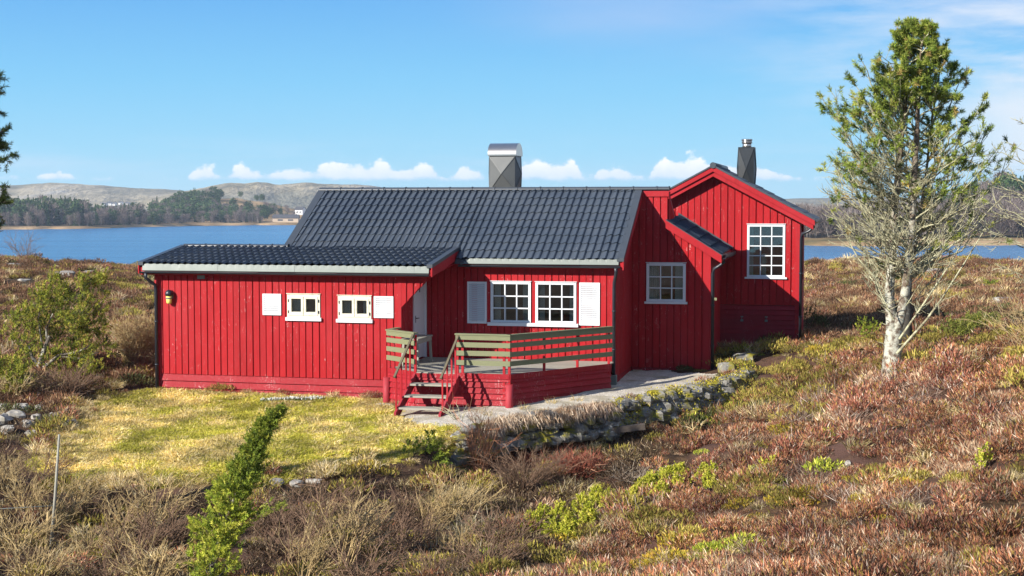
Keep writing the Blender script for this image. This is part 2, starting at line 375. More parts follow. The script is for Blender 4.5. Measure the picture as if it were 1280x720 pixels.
def height(x, y, detail=True):              # the ground drops away in front of the stone wall
    h = _height0(x, y, detail); x = np.asarray(x, float); y = np.asarray(y, float)
    fd = np.interp(x, WALLX, WALLY) - y; win = sst(WALLX[0] - .8, WALLX[0] + .6, x) * (1 - sst(WALLX[-1] - 1.2, WALLX[-1] + .5, x))
    return h - (.50 + .35 * sst(3.2, 1.2, x)) * sst(-.02, .24, fd) * (1 - sst(.9, 3.6, fd)) * win
def hz(x, y): return float(height(np.array([x]), np.array([y]))[0])
def hit(px, py):                            # where the photo shows this spot of ground
    r = ray(px, py); ts = np.linspace(8, 130, 2400); P = np.array([0, 0, CZ]) + r * (ts / r[1])[:, None]
    h = height(P[:, 0], P[:, 1]); k = np.argmax(P[:, 2] < h); return Vector(P[k])
def spaced(lo, hi, dlo, dhi, step, grow):
    c = list(np.arange(dlo, dhi + 1e-6, step)); s = step
    while c[-1] < hi: s *= grow; c.append(c[-1] + s)
    s = step
    while c[0] > lo: s *= grow; c.insert(0, c[0] - s)
    return np.array(c)
def sheet(name, xs, ys, hf, m, attrs=None):
    X, Y = np.meshgrid(xs, ys); Z = hf(X, Y); nx, ny = len(xs), len(ys)
    me = bpy.data.meshes.new(name)
    i = np.arange(nx * ny).reshape(ny, nx)
    q = np.stack([i[:-1, :-1], i[:-1, 1:], i[1:, 1:], i[1:, :-1]], -1).reshape(-1, 4)
    me.vertices.add(nx * ny); me.vertices.foreach_set('co', np.stack([X, Y, Z], -1).astype(np.float32).ravel())
    me.loops.add(q.size); me.loops.foreach_set('vertex_index', q.astype(np.int32).ravel())
    me.polygons.add(len(q)); me.polygons.foreach_set('loop_start', np.arange(0, q.size, 4, dtype=np.int32))
    me.update(calc_edges=True); me.polygons.foreach_set('use_smooth', np.ones(len(q), bool))
    for k, fn in (attrs or {}).items():
        a = me.attributes.new(k, 'FLOAT', 'POINT'); a.data.foreach_set('value', fn(X.ravel(), Y.ravel()).astype(np.float32))
    me.materials.append(m); o = bpy.data.objects.new(name, me); col.objects.link(o); return o

t = NT('ground')
la = t.n('ShaderNodeAttribute', attribute_name='lawn').outputs['Fac']
dk = t.n('ShaderNodeAttribute', attribute_name='dark').outputs['Fac']
n1 = t.noise(.5, 6, .6); n2 = t.noise(3.2, 6, .65); n3 = t.noise(17, 5, .7)
moor = t.ramp(n2, [(.28, (.020, .015, .010)), (.45, (.05, .030, .018)), (.58, (.11, .065, .034)), (.72, (.10, .085, .03))])
moor = t.mix(t.ramp(n1, [(.42, (0, 0, 0)), (.62, (1, 1, 1))]), moor, (.10, .055, .042))
moor = t.mix(t.math('MULTIPLY', dk, .8), moor, t.mix(n2, (.03, .024, .018), (.075, .06, .032)))
grass = t.ramp(n2, [(.30, (.27, .22, .03)), (.45, (.46, .35, .07)), (.6, (.64, .47, .16)), (.75, (.66, .52, .25))])
grass = t.mix(t.ramp(n1, [(.4, (0, 0, 0)), (.6, (1, 1, 1))]), grass, t.mix(n3, (.25, .24, .03), (.46, .37, .08)))
c = t.mix(la, moor, grass)
t.bsdf(c, .9, spec=.1, bump=n3, bstr=.8, bdist=.05); M['ground'] = t.m
def a_lawn(x, y): return 1 - sst(-.25, .35, poly_dist(x, y, LAWN) + (fbm(x * 1.2, y * 1.2, 5, 3) - .5) * .6)
def a_dark(x, y): return np.clip(sst(-4, -9, x) * sst(36, 40, y) + sst(.42, .6, fbm(x * .22, y * .22, 55, 3)) * sst(38, 46, y) * sst(85, 60, y) + .35 * sst(60, 130, y), 0, 1)
gxs = spaced(-220, 240, -14, 16, .2, 1.06); gys = spaced(-40, 420, 11, 46, .2, 1.035)
gnd = sheet('ground', gxs, gys, height, M['ground'], {'lawn': a_lawn, 'dark': a_dark}); tag(gnd, kind='structure')

# gravel path, 2 cm over the ground
t = NT('gravel'); v = t.n('ShaderNodeTexVoronoi'); v.inputs['Scale'].default_value = 42; tc = t.n('ShaderNodeTexCoord'); t.l(tc.outputs['Object'], v.inputs[0])
g = t.noise(1.6, 5); sp = t.n('ShaderNodeSeparateColor'); t.l(v.outputs['Color'], sp.inputs[0])
c = t.mix(sp.outputs[0], (.36, .32, .26), (.70, .64, .54)); c = t.mix(t.ramp(g, [(.45, (0, 0, 0)), (.7, (1, 1, 1))]), c, (.34, .29, .19))
t.bsdf(c, .9, spec=.15, bump=v.outputs['Distance'], bstr=.8, bdist=.02); M['gravel'] = t.m
def path_sheet():
    P = np.array([p[:2] for p in PATH]); x0, y0 = P.min(0) - .2; x1, y1 = P.max(0) + .2; s = .06
    xs = np.arange(x0, x1, s); ys = np.arange(y0, y1, s); X, Y = np.meshgrid(xs, ys)
    keep = poly_dist(X, Y, PATH) + (fbm(X * 2, Y * 2, 31, 3) - .5) * .7 < 0
    Z = height(X, Y) + .02; nx = len(xs); vs = np.stack([X, Y, Z], -1).reshape(-1, 3); kf = keep
    me = MB(); fs = []; 
    for j in range(len(ys) - 1):
        for i in range(nx - 1):
            if kf[j, i] and kf[j, i+1] and kf[j+1, i] and kf[j+1, i+1]: fs.append((j*nx+i, j*nx+i+1, (j+1)*nx+i+1, (j+1)*nx+i))
    used = sorted({k for f in fs for k in f}); mp = {k: i for i, k in enumerate(used)}
    me.add([vs[k] for k in used], [tuple(mp[k] for k in f) for f in fs], True)
    return me.build('gravel_path', M['gravel'])
tag(path_sheet(), kind='structure')

# water
t = NT('water'); tc = t.n('ShaderNodeTexCoord'); mp = t.n('ShaderNodeMapping'); mp.inputs['Scale'].default_value = (.10, .32, 1); t.l(tc.outputs['Object'], mp.inputs[0])
nz = t.n('ShaderNodeTexNoise'); nz.inputs['Scale'].default_value = 1.5; nz.inputs['Detail'].default_value = 6; nz.inputs['Roughness'].default_value = .7; t.l(mp.outputs[0], nz.inputs[0])
mp2 = t.n('ShaderNodeMapping'); mp2.inputs['Scale'].default_value = (.004, .03, 1); t.l(tc.outputs['Object'], mp2.inputs[0])
nz2 = t.n('ShaderNodeTexNoise'); nz2.inputs['Scale'].default_value = 2.2; nz2.inputs['Detail'].default_value = 6; nz2.inputs['Roughness'].default_value = .65; t.l(mp2.outputs[0], nz2.inputs[0])
c = t.mix(nz2.outputs['Fac'], (.0, .07, .20), (.12, .30, .49))
t.bsdf(c, .22, spec=.5, bump=nz.outputs['Fac'], bstr=1.0, bdist=1.6); M['water'] = t.m
w = MB(); w.add([(-2600, 40, WATER), (2600, 40, WATER), (2600, 2800, WATER), (-2600, 2800, WATER)], [(0, 1, 2, 3)])
tag(w.build('water', M['water']), kind='structure')

# far land: heights over a (pixel column, distance) grid of real places
t = NT('far_land'); n1 = t.noise(.02, 6, .65); n2 = t.noise(.006, 5, .6)
c = t.ramp(n1, [(.35, (.09, .085, .04)), (.46, (.26, .17, .085)), (.58, (.42, .29, .16)), (.72, (.16, .12, .07))]); M['farland'] = None
t.bsdf(c, .95, spec=.05); M['farland'] = t.m
t = NT('far_hill'); n1 = t.noise(.008, 8, .68, 'Object', (1, .35, 2.5)); n2 = t.noise(.0022, 6, .6)
c = t.ramp(n1, [(.36, (.10, .105, .075)), (.47, (.24, .205, .135)), (.56, (.38, .32, .22)), (.68, (.34, .32, .28))]); c = t.mix(t.ramp(n2, [(.45, (0, 0, 0)), (.6, (1, 1, 1))]), c, (.17, .165, .13))
t.bsdf(c, .95, spec=.05, bump=n1, bstr=1.0, bdist=40); M['farhill'] = t.m
def interp(pts):
    a = np.array(pts, float); return lambda x: np.interp(x, a[:, 0], a[:, 1])
def far_sheet(name, pxs, ds, zf, m):
    PX, D = np.meshgrid(pxs, ds); X = (PX - 640) / F * D; Z = zf(PX, D)
    ny, nx = PX.shape; i = np.arange(nx * ny).reshape(ny, nx)
    q = np.stack([i[:-1, :-1], i[:-1, 1:], i[1:, 1:], i[1:, :-1]], -1).reshape(-1, 4)
    me = bpy.data.meshes.new(name); me.from_pydata(np.stack([X, D, Z], -1).reshape(-1, 3).tolist(), [], q.tolist())
    me.polygons.foreach_set('use_smooth', [True] * len(q)); me.materials.append(m); me.update()
    o = bpy.data.objects.new(name, me); col.objects.link(o); return tag(o, kind='structure')
def zy(py, d): return CZ - (py - HOR) / F * d * 1.0
# headland across the water on the left
HS = interp([(-300, 740), (0, 765), (120, 800), (180, 860), (280, 930), (400, 965), (700, 1000)])     # shoreline distance
HT = interp([(-300, 268), (0, 268), (60, 270), (120, 274), (160, 272), (200, 262), (235, 252), (270, 248), (300, 249), (335, 253), (370, 262), (420, 270), (700, 275)])
def head_z(px, d):
    s = HS(px) + (vn(px * .05, d * 0, 4) - .5) * 20; k = sst(0, 330, d - s); top = zy(HT(px), s + 330)
    z = (WATER - 4) + sst(-25, 12, d - s) * 5.2 + k * (top - WATER - 1.2) + (fbm(px * .06, d * .012, 8, 4) - .5) * 5 * sst(10, 120, d - s)
    return np.where(d > s + 330, top + (d - s - 330) * -.012, z)
far_sheet('far_shore', np.arange(-300, 702, 3.0), np.concatenate([np.arange(720, 1010, 6), np.arange(1010, 1700, 15)]), head_z, M['farland'])
# wooded shore on the right
RS = interp([(700, 500), (1000, 455), (1060, 448), (1180, 452), (1290, 456), (1600, 440)])
RT = interp([(700, 288), (1000, 287), (1100, 284), (1170, 276), (1210, 262), (1250, 248), (1290, 244), (1600, 240)])
def right_z(px, d):
    s = RS(px) + (vn(px * .04, d * 0, 14) - .5) * 12; k = sst(25, 190, d - s); top = zy(RT(px), s + 190)
    return (WATER - 4) + sst(-18, 8, d - s) * 5.2 + sst(10, 30, d - s) * .5 + k * np.maximum(top - WATER - 1.7, .3) + (fbm(px * .05, d * .02, 18, 3) - .5) * 2.2 * sst(8, 60, d - s)
far_sheet('far_shore', np.arange(700, 1602, 3.0), np.concatenate([np.arange(420, 520, 3), np.arange(520, 860, 8)]), right_z, M['farland'])
# bare hills on the skyline
T1 = interp([(-300, 236), (0, 232), (30, 231), (60, 229), (100, 230), (130, 232), (170, 235), (205, 237), (240, 239), (300, 244), (700, 250)])
T2 = interp([(-300, 260), (150, 258), (205, 245), (235, 238), (262, 233), (290, 229), (305, 230), (322, 228), (336, 229), (352, 231), (390, 229), (440, 230), (470, 233), (505, 238), (540, 243), (640, 250), (800, 253)])
T3 = interp([(600, 252), (900, 250), (1000, 248), (1060, 247), (1130, 248), (1280, 249), (1600, 247)])
def ridge(T, d0, d1, seed, amp):
    def f(px, d):
        k = sst(d0, d1, d); top = zy(T(px), d1) + (fbm(px * .055, px * 0, seed, 5) - .5) * amp * .5
        base = WATER - 2 + 7 * sst(d0 - 200, d0, d)
        z = base + (top - base) * k ** .8 + (fbm(px * .03, d * .004, seed + 3, 5) - .5) * amp * 2.2 * k * (1 - k) * 2
        return np.where(d > d1, top - (d - d1) * .05, z)
    return f
far_sheet('hills', np.arange(-300, 702, 2.0), np.linspace(1850, 2750, 46), ridge(T1, 1900, 2600, 40, 6), M['farhill'])
far_sheet('hills', np.arange(120, 802, 2.0), np.linspace(1650, 2300, 40), ridge(T2, 1650, 2150, 50, 7), M['farhill'])
far_sheet('hills', np.arange(600, 1602, 3.0), np.linspace(1900, 2750, 30), ridge(T3, 1900, 2600, 60, 3), M['farhill'])
# ------------------------------------------------------------------ the red house (local frame: x along the front, y back, z up)
house = thing('wooden_house', 'long red timber cabin with dark tiled roofs and white windows above the lawn', 'house', (OX, OY, 0), -TH)

def segs(lo, hi, holes):
    out = [(lo, hi)]
    for a, b in holes:
        nx = []
        for l, h in out:
            if b <= l or a >= h: nx.append((l, h)); continue
            if a > l: nx.append((l, a))
            if b < h: nx.append((b, h))
        out = nx
    return [(l, h) for l, h in out if h - l > .01]
def board_wall(name, P, a, n, s0, s1, zb, zt, holes=(), pitch=.172, gap=.025, mat='red', th=.032, jit=True):
    """vertical boards over boards: an under layer with the cover boards 2.4 cm proud; zb, zt may be functions of s"""
    P, a, n = Vector(P), Vector(a), Vector(n)
    fb = zb if callable(zb) else (lambda s: zb); ft = zt if callable(zt) else (lambda s: zt)
    mb = MB(); cuts = sorted({s for h in holes for s in h[:2]})
    def slab(sa, sb, off, thick):
        xs = [sa] + [c for c in cuts if sa + .004 < c < sb - .004] + [sb]
        for x0, x1 in zip(xs[:-1], xs[1:]):
            xm = (x0 + x1) / 2
            hs = [(h[2], h[3]) for h in holes if h[0] - 1e-6 <= xm <= h[1] + 1e-6]
            top = max(ft(x0), ft(x1)); lo = min(fb(x0), fb(x1))
            for l, h in segs(lo, top, hs):
                zl = (fb(x0), fb(x1)) if l == lo else (l, l); zh = (ft(x0), ft(x1)) if h == top else (h, h)
                q = [P + a * x0 + n * off + Vector((0, 0, zl[0])), P + a * x1 + n * off + Vector((0, 0, zl[1])),
                     P + a * x1 + n * off + Vector((0, 0, zh[1])), P + a * x0 + n * off + Vector((0, 0, zh[0]))]
                mb.ext(q, n * thick)
    k = max(1, round((s1 - s0) / pitch)); p = (s1 - s0) / k
    slab(s0, s1, -.05, .040)
    for i in range(k):
        j = rnd.uniform(-.006, .006) if jit else 0
        slab(s0 + i * p + gap / 2 + j, s0 + (i + 1) * p - gap / 2 + j, -.002, th + rnd.uniform(-.003, .003))
    return mb.build(name, M[mat], house)
def plank_wall(name, P, a, n, s0, s1, z0, z1, rows, mat='red_h', parent=None, off=.0, zfun=None, lap=.036):
    """horizontal planks, each leaning out over the one below"""
    P, a, n = Vector(P), Vector(a), Vector(n); mb = MB(); h = (z1 - z0) / rows
    mb.ext([P + a*s0 - n*.03 + Vector((0,0,z0)), P + a*s1 - n*.03 + Vector((0,0,z0)), P + a*s1 - n*.03 + Vector((0,0,z1)), P + a*s0 - n*.03 + Vector((0,0,z1))], n * (.028 + off))
    for r in range(rows):
        zl, zh = z0 + r * h + .006, z0 + (r + 1) * h - .004
        x = s0
        while x < s1 - .01:
            x2 = min(s1, x + rnd.uniform(1.7, 3.6)); x2 = s1 if s1 - x2 < .6 else x2
            w = rnd.uniform(-.004, .004)
            vs = [(x, 0, zl), (x2, 0, zl), (x2, lap + .006, zl + w), (x, lap + .006, zl + w * .3), (x, 0, zh), (x2, 0, zh), (x2, .006, zh), (x, .006, zh)]
            mb.add([P + a * q[0] + n * (q[1] + off) + Vector((0, 0, q[2])) for q in vs],
                   [(0,3,2,1),(4,5,6,7),(0,1,5,4),(1,2,6,5),(2,3,7,6),(3,0,4,7)])
            x = x2 + .003
    return mb.build(name, M[mat], parent or house)
XA, FN = (1, 0, 0), (0, -1, 0)

# --- walls, front annex
W1 = (-7.66, -6.84, 1.72, 2.27); W2 = (-6.36, -5.54, 1.70, 2.25)
AN = -11.15
board_wall('wall', (0, -2, 0), XA, FN, AN, -4.8, .255, 2.86, [W1, W2])
plank_wall('plinth', (0, -2, 0), XA, FN, AN + .02, -4.82, -.42, .25, 4)
board_wall('wall', (AN, 0, 0), (0, -1, 0), (-1, 0, 0), 0, 1.97, -.3, lambda s: 3.2 - .16 * s)
board_wall('wall', (-4.8, 0, 0), (0, 1, 0), (1, 0, 0), -1.97, -.03, .3, lambda s: 3.22 + .16 * s, [(-1.12, -.06, .62, 2.68)])
board_wall('wall', (0, .1, 0), (-1, 0, 0), (0, 1, 0), 8.6, 11.15, -.2, 3.2)
m = MB(); m.ext([(-4.79, -2.02, 1.98), (-4.79, -2.02, 2.84), (-4.02, -2.02, 2.86), (-4.08, -2.02, 2.70)], (0, .03, 0))
for i, x in enumerate(np.arange(-4.78, -4.1, .17)):
    x2 = min(x + .125, -4.04); zl = lambda s: 1.98 + (s + 4.79) * 1.07
    m.ext([(x, -2.046, zl(x)), (x2, -2.046, zl(x2)), (x2, -2.046, 2.84), (x, -2.046, 2.84)], (0, .024, 0))
m.build('wind_bracket', M['red'], house)
m = MB(); m.box(-4.86, -4.775, -2.05, -1.96, -.3, 2.84); m.build('corner_board', M['red_trim'], house); m = MB(); m.box(AN - .03, AN + .07, -2.05, -1.95, -.42, 2.84); m.build('corner_board', M['red_trim'], house)
# --- walls, main body
WA = (-3.08, -2.08, 1.53, 2.53); WB = (-1.94, -.94, 1.53, 2.53)
board_wall('wall', (0, 0, 0), XA, FN, -4.8, 0, .3, 3.02, [WA, WB])
ms = lambda s: 3.05 + .559 * s - .05
board_wall('wall', (0, 0, 0), (0, 1, 0), (1, 0, 0), 0, 2.66, .22, ms)
plank_wall('plinth', (0, 0, 0), (0, 1, 0), (1, 0, 0), .05, 2.64, -.35, .215, 3)
board_wall('wall', (-8.6, 2.7, 0), (0, 1, 0), (-1, 0, 0), -2.6, 2.7, .0, lambda s: 4.78 - .56 * abs(s))
board_wall('wall', (0, 5.4, 0), (-1, 0, 0), (0, 1, 0), -2.04, 8.6, -.2, 3.15)
m = MB(); m.box(-.07, .032, -.032, .07, -.3, 2.98); m.build('corner_board', M['red_trim'], house)
# --- walls, middle bay
WM = (.42, 1.42, 1.93, 2.92)
mt = lambda s: 4.66 if s < .95 else 3.95 - (s - .95) * .62 - .02
board_wall('wall', (0, 2.7, 0), XA, FN, .02, .95, .2, 4.68, [WM]); board_wall('wall', (0, 2.7, 0), XA, FN, .95, 2.04, .2, mt, [WM])
plank_wall('plinth', (0, 2.7, 0), XA, FN, .02, 1.9, -.2, .195, 2)
board_wall('wall', (2.04, 2.7, 0), (0, 1, 0), (1, 0, 0), .03, 2.68, .2, 3.3); plank_wall('plinth', (2.04, 2.7, 0), (0, 1, 0), (1, 0, 0), .03, 2.68, -.2, .19, 2)
board_wall('wall', (.95, 2.7, 0), (0, 1, 0), (1, 0, 0), .03, 2.68, 3.9, lambda s: 4.70 - .56 * s)
m = MB(); m.box(1.90, 2.075, 2.655, 2.76, -.22, 3.25); m.box(1.86, 2.08, 2.63, 2.76, -.24, .24); m.build('corner_board', M['red_trim'], house)
# --- walls, rear wing
WW = (2.80, 3.80, 2.47, 3.90)
gab = lambda s: 5.33 - .535 * abs(s - 1.87)
board_wall('wall', (0, 5.4, 0), XA, FN, -.45, 1.87, 1.0, gab, pitch=.185); board_wall('wall', (0, 5.4, 0), XA, FN, 1.87, 4.17, 1.70, gab, [WW], pitch=.185)
board_wall('wall', (4.17, 5.4, 0), (0, 1, 0), (1, 0, 0), .03, 3.1, .4, 4.15, [(1.0, 2.4, 2.3, 3.9)])  # unseen opening added in this side to let daylight into the wing
board_wall('wall', (0, 8.5, 0), (-1, 0, 0), (0, 1, 0), -4.17, .45, .2, lambda s: gab(-s)); board_wall('wall', (-.45, 8.5, 0), (0, -1, 0), (-1, 0, 0), 0, 3.1, .2, 4.15)
plank_wall('plinth', (0, 5.4, 0), XA, FN, 2.05, 4.16, .50, 1.69, 9, 'red_door')
m = MB(); m.box(4.09, 4.205, 5.365, 5.47, .5, 4.15); m.build('corner_board', M['red_trim'], house)
h = plank_wall('cellar_hatch', (0, 5.4, 0), XA, FN, 2.68, 3.30, .62, 1.40, 6, 'red_door', None, .012)
for x in (2.66, 3.32):
    m = MB(); m.box(x - .035, x + .045, 5.325, 5.345, 1.24, 1.30); m.box(x - .006, x + .006, 5.33, 5.345, 1.30, 1.36); m.box(x - .03, x + .04, 5.325, 5.345, 1.36, 1.39); m.build('latch', M['zinc'], h)

# --- windows
def window(P, a, n, s0, s1, z0, z1, nx, nz, mat='white', fw=.055, mw=.026, sill=(.07, .06), curtains=None, inner=None):
    P, a, n = Vector(P), Vector(a), Vector(n); Z = Vector((0, 0, 1))
    def bx(mb, sa, sb, za, zb, o0, o1):
        mb.ext([P + a*sa + n*o0 + Z*za, P + a*sb + n*o0 + Z*za, P + a*sb + n*o0 + Z*zb, P + a*sa + n*o0 + Z*zb], n * (o1 - o0))
    f = MB()
    bx(f, s0 - .012, s0 + fw, z0, z1, -.05, .05); bx(f, s1 - fw, s1 + .012, z0, z1, -.05, .05)
    bx(f, s0 + fw, s1 - fw, z1 - fw, z1 + .012, -.05, .048); bx(f, s0 + fw, s1 - fw, z0, z0 + fw, -.05, .048)
    bx(f, s0 - .03, s1 + .03, z1 + .014, z1 + .03, -.02, .066)
    gx0, gx1, gz0, gz1 = s0 + fw, s1 - fw, z0 + fw, z1 - fw
    for i in range(1, nx):
        x = gx0 + (gx1 - gx0) * i / nx; bx(f, x - mw/2, x + mw/2, gz0, gz1, -.03, .036)
    for j in range(1, nz):
        z = gz0 + (gz1 - gz0) * j / nz; bx(f, gx0, gx1, z - mw/2, z + mw/2, -.03, .033)
    fo = f.build('window', M[mat], house)
    g = MB(); bx(g, gx0 - .01, gx1 + .01, gz0 - .01, gz1 + .01, -.016, -.010); g.build('pane', M['glass'], fo)
    if sill:
        s = MB(); bx(s, s0 - sill[0], s1 + sill[0], z0 - sill[1], z0 - .002, -.03, .085); s.build('sill', M['white'], fo)
    if curtains:
        for (ca, cb, za, zb) in curtains:
            c = MB(); k = 14; vs = []
            for zz in (za, zb):
                for i in range(k + 1):
                    x = ca + (cb - ca) * i / k; vs.append(P + a*x + Z*zz - n * (.10 + .018 * math.sin(i * 2.1)))
            c.add(vs, [(i, i+1, k+2+i, k+1+i) for i in range(k)], True); c.build('curtain', M['curtain'], fo)
    return fo
def sash(P, a, n, s0, s1, z0, z1, parent):           # the two cream casements with their own inner frames
    P, a, n = Vector(P), Vector(a), Vector(n); Z = Vector((0, 0, 1)); mid = (s0 + s1) / 2
    for sa, sb in ((s0 + .045, mid - .008), (mid + .008, s1 - .045)):
        f = MB()
        for q in ((sa, sa + .052, z0 + .045, z1 - .045), (sb - .052, sb, z0 + .045, z1 - .045), (sa + .052, sb - .052, z0 + .045, z0 + .13), (sa + .052, sb - .052, z1 - .10, z1 - .045)):
            f.ext([P + a*q[0] + n*.0 + Z*q[2], P + a*q[1] + n*.0 + Z*q[2], P + a*q[1] + n*.0 + Z*q[3], P + a*q[0] + n*.0 + Z*q[3]], n * .062)
        f.build('sash', M['cream'], parent)
    for s in (s0 + .025, s1 - .025):
        for z in (z0 + .13, z1 - .15):
            hg = MB(); hg.ext([P + a*(s-.01) + n*.05 + Z*(z-.035), P + a*(s+.01) + n*.05 + Z*(z-.035), P + a*(s+.01) + n*.05 + Z*(z+.035), P + a*(s-.01) + n*.05 + Z*(z+.035)], n * .018)
            hg.build('hinge', M['pipe'], parent)
fa = (0, -2, 0)
for W_, cu in ((W1, [(-7.58, -7.36, 1.75, 2.25)]), (W2, [(-6.30, -6.10, 1.74, 2.22), (-5.78, -5.60, 1.74, 2.22)])):
    f = window(fa, XA, FN, *W_, 2, 1, 'cream', .05, .05, (.05, .085), cu); sash(fa, XA, FN, *W_, f)
fm = (0, 0, 0)
window(fm, XA, FN, *WA, 3, 3, 'white', .05, .03, None, [(-3.02, -2.86, 1.5, 2.5), (-2.30, -2.12, 1.5, 2.5)])
window(fm, XA, FN, *WB, 3, 3, 'white', .05, .03, None, [(-1.88, -1.74, 1.5, 2.5), (-1.12, -.98, 1.5, 2.5)])
m = MB(); m.box(-3.16, -.87, -.11, .0, 1.445, 1.525); m.build('window_sill', M['white'], house)
window((0, 2.7, 0), XA, FN, *WM, 3, 3, 'white', .06, .028, (.06, .06), [(.46, .72, 1.95, 2.86), (1.14, 1.38, 1.95, 2.86)])
window((0, 5.4, 0), XA, FN, *WW, 3, 5, 'white', .05, .028, (.07, .05), [(2.83, 2.95, 2.5, 3.86), (3.18, 3.30, 2.5, 3.1)])
# --- shutters
def shutter(P, s0, s1, z0, z1):
    P = Vector(P); m = MB(); y = -.028
    for q in ((s0, s0 + .05, z0, z1), (s1 - .05, s1, z0, z1), (s0 + .05, s1 - .05, z1 - .05, z1), (s0 + .05, s1 - .05, z0, z0 + .06)):
        m.box(P.x + q[0], P.x + q[1], P.y + y - .032, P.y + y, q[2], q[3])
    m.box(s0 + .045, s1 - .045, P.y + y - .003, P.y + y - .001, z0 + .05, z1 - .045)
    n = int((z1 - z0 - .12) / .045); h = (z1 - z0 - .115) / n
    for i in range(n):
        z = z0 + .062 + i * h
        m.ext([(s0 + .05, P.y + y - .006, z + h * .96), (s0 + .05, P.y + y - .034, z + h * .30), (s0 + .05, P.y + y - .034, z + h * .12), (s0 + .05, P.y + y - .006, z + h * .72)], (s1 - s0 - .1, 0, 0))
    return m.build('shutter', M['white'], house)
shutter((0, -2, 0), -8.31, -7.83, 1.76, 2.28); shutter((0, -2, 0), -5.46, -4.97, 1.74, 2.26)
shutter((0, 0, 0), -3.69, -3.19, 1.49, 2.53); shutter((0, 0, 0), -.85, -.34, 1.49, 2.54)
# --- door in the side wall of the annex
m = MB(); m.box(-4.81, -4.765, -1.04, -.14, .66, 2.62)
for q in ((-1.12, -1.04), (-.14, -.06)): m.box(-4.83, -4.74, q[0], q[1], .62, 2.66)
m.box(-4.83, -4.74, -1.04, -.14, 2.62, 2.69); d = m.build('door', M['white'], house)
m = MB(); m.tube([(-4.765, -.95, 1.66), (-4.72, -.95, 1.66), (-4.71, -.82, 1.655)], .012, 8); m.box(-4.766, -4.757, -.975, -.925, 1.55, 1.72); m.build('handle', M['pipe'], d)
m = MB(); m.box(-4.767, -4.762, -.63, -.55, 2.28, 2.42); m.build('door_window', M['pipe'], d)
# --- floor and ceiling inside, so that rooms are closed
m = MB(); m.box(-11, -4.9, -1.9, 0, .55, .6); m.box(-8.5, -.08, .08, 5.3, .55, .6); m.box(.0, 1.95, 2.8, 5.3, .55, .6); m.box(-.4, 4.1, 5.5, 8.4, 1.65, 1.7)
m.box(-8.5, -.08, .08, 5.3, 2.85, 2.9); m.box(-11, -4.9, -1.9, -.1, 2.72, 2.76); m.build('floor', M['inside'], house)
m = MB(); m.box(-8.5, -4.95, .05, .1, .6, 2.8); m.box(-8.5, -.08, 3.4, 3.45, .6, 2.85); m.build('inner_wall', M['inside'], house)

# --- roofs
def tile_grid(mb, P, a, b, La, Lb, lo=0.0, wl=.183, course=.37, amp=.050, step=.026):
    """pressed metal tiles: rounded waves along the eave, a step at every course"""
    P, a, b = Vector(P), Vector(a).normalized(), Vector(b).normalized(); n = a.cross(b)
    na = max(4, int(round(La / wl * 10))); us = [La * i / na for i in range(na + 1)]
    ts = []; k = math.floor(lo / course)
    while k * course < Lb - 1e-6:
        t0, t1 = max(lo, k * course), min(Lb, (k + 1) * course)
        f0, f1 = (t0 - k * course) / course, (t1 - k * course) / course
        ts += [(t0, 1 - f0), (t0 + (t1 - t0) * .5, 1 - (f0 + f1) / 2), (t1 - .002, 1 - f1)]; k += 1
    vs = []
    for tt, st in ts:
        for u in us:
            ph = (u / wl) % 1.0
            w = (ph / .58) ** .8 if ph < .58 else (max(0.0, 1 - (ph - .58) / .18)) ** 1.3      # a broad roll, a steep flank, a narrow pan
            q = (int(u / wl) * 7919 + int((tt + .001) / course) * 104729) % 997 / 997 - .5      # no two tiles lie quite alike
            vs.append(P + a * u + b * (tt - .035 * st * w + q * .010) + n * (w * amp + st * step * (1 + q * .5) + q * .007))
    W = len(us); fs = [(r*W+i, r*W+i+1, (r+1)*W+i+1, (r+1)*W+i) for r in range(len(ts)-1) for i in range(W-1)]
    mb.add(vs, fs, False)
def slope(u0, u1, v0, z0, v1, z1, lo=0.0, mb=None):
    L = math.hypot(v1 - v0, z1 - z0)
    tile_grid(mb, (u0, v0, z0), (1, 0, 0), (0, v1 - v0, z1 - z0), u1 - u0, L, lo)
EV, EZ, RV, RZ = -.28, 3.10, 2.70, 4.83
SL = (RZ - EZ) / (RV - EV); LM = math.hypot(RV - EV, RZ - EZ)
rm = MB()
slope(-3.93, .16, EV, EZ, RV, RZ, 0, rm); slope(-8.46, -3.93, EV, EZ, RV, RZ, .47, rm)
roof = rm.build('roof', M['tile'], house)
ra = MB(); slope(-11.40, -4.06, -2.26, 2.985, .16, 3.352, 0, ra); aroof = ra.build('roof', M['tile'], house)
# back slopes and linings (dark sheet)
m = MB()
def slab(mb, pts, th): mb.ext(pts, (0, 0, -th))
slab(m, [(-3.95, EV, EZ - .02), (.18, EV, EZ - .02), (.18, RV, RZ - .02), (-3.95, RV, RZ - .02)], .10)
slab(m, [(-8.5, .1, 3.36), (-3.96, .1, 3.36), (-3.96, RV, RZ - .022), (-8.5, RV, RZ - .022)], .10)
slab(m, [(-8.6, RV + .01, RZ + .03), (.97, RV + .01, RZ + .03), (.97, 5.38, 3.35), (-8.6, 5.38, 3.35)], .11); m.build('roof_lining', M['rmetal'], roof)
m = MB(); slab(m, [(-11.4, -2.24, 2.965), (-4.03, -2.24, 2.965), (-4.03, .1, 3.32), (-11.4, .1, 3.32)], .08)
slab(m, [(-11.4, .12, 3.35), (-8.62, .12, 3.35), (-8.62, .55, 3.28), (-11.4, .55, 3.28)], .08); m.build('roof_lining', M['rmetal'], aroof)
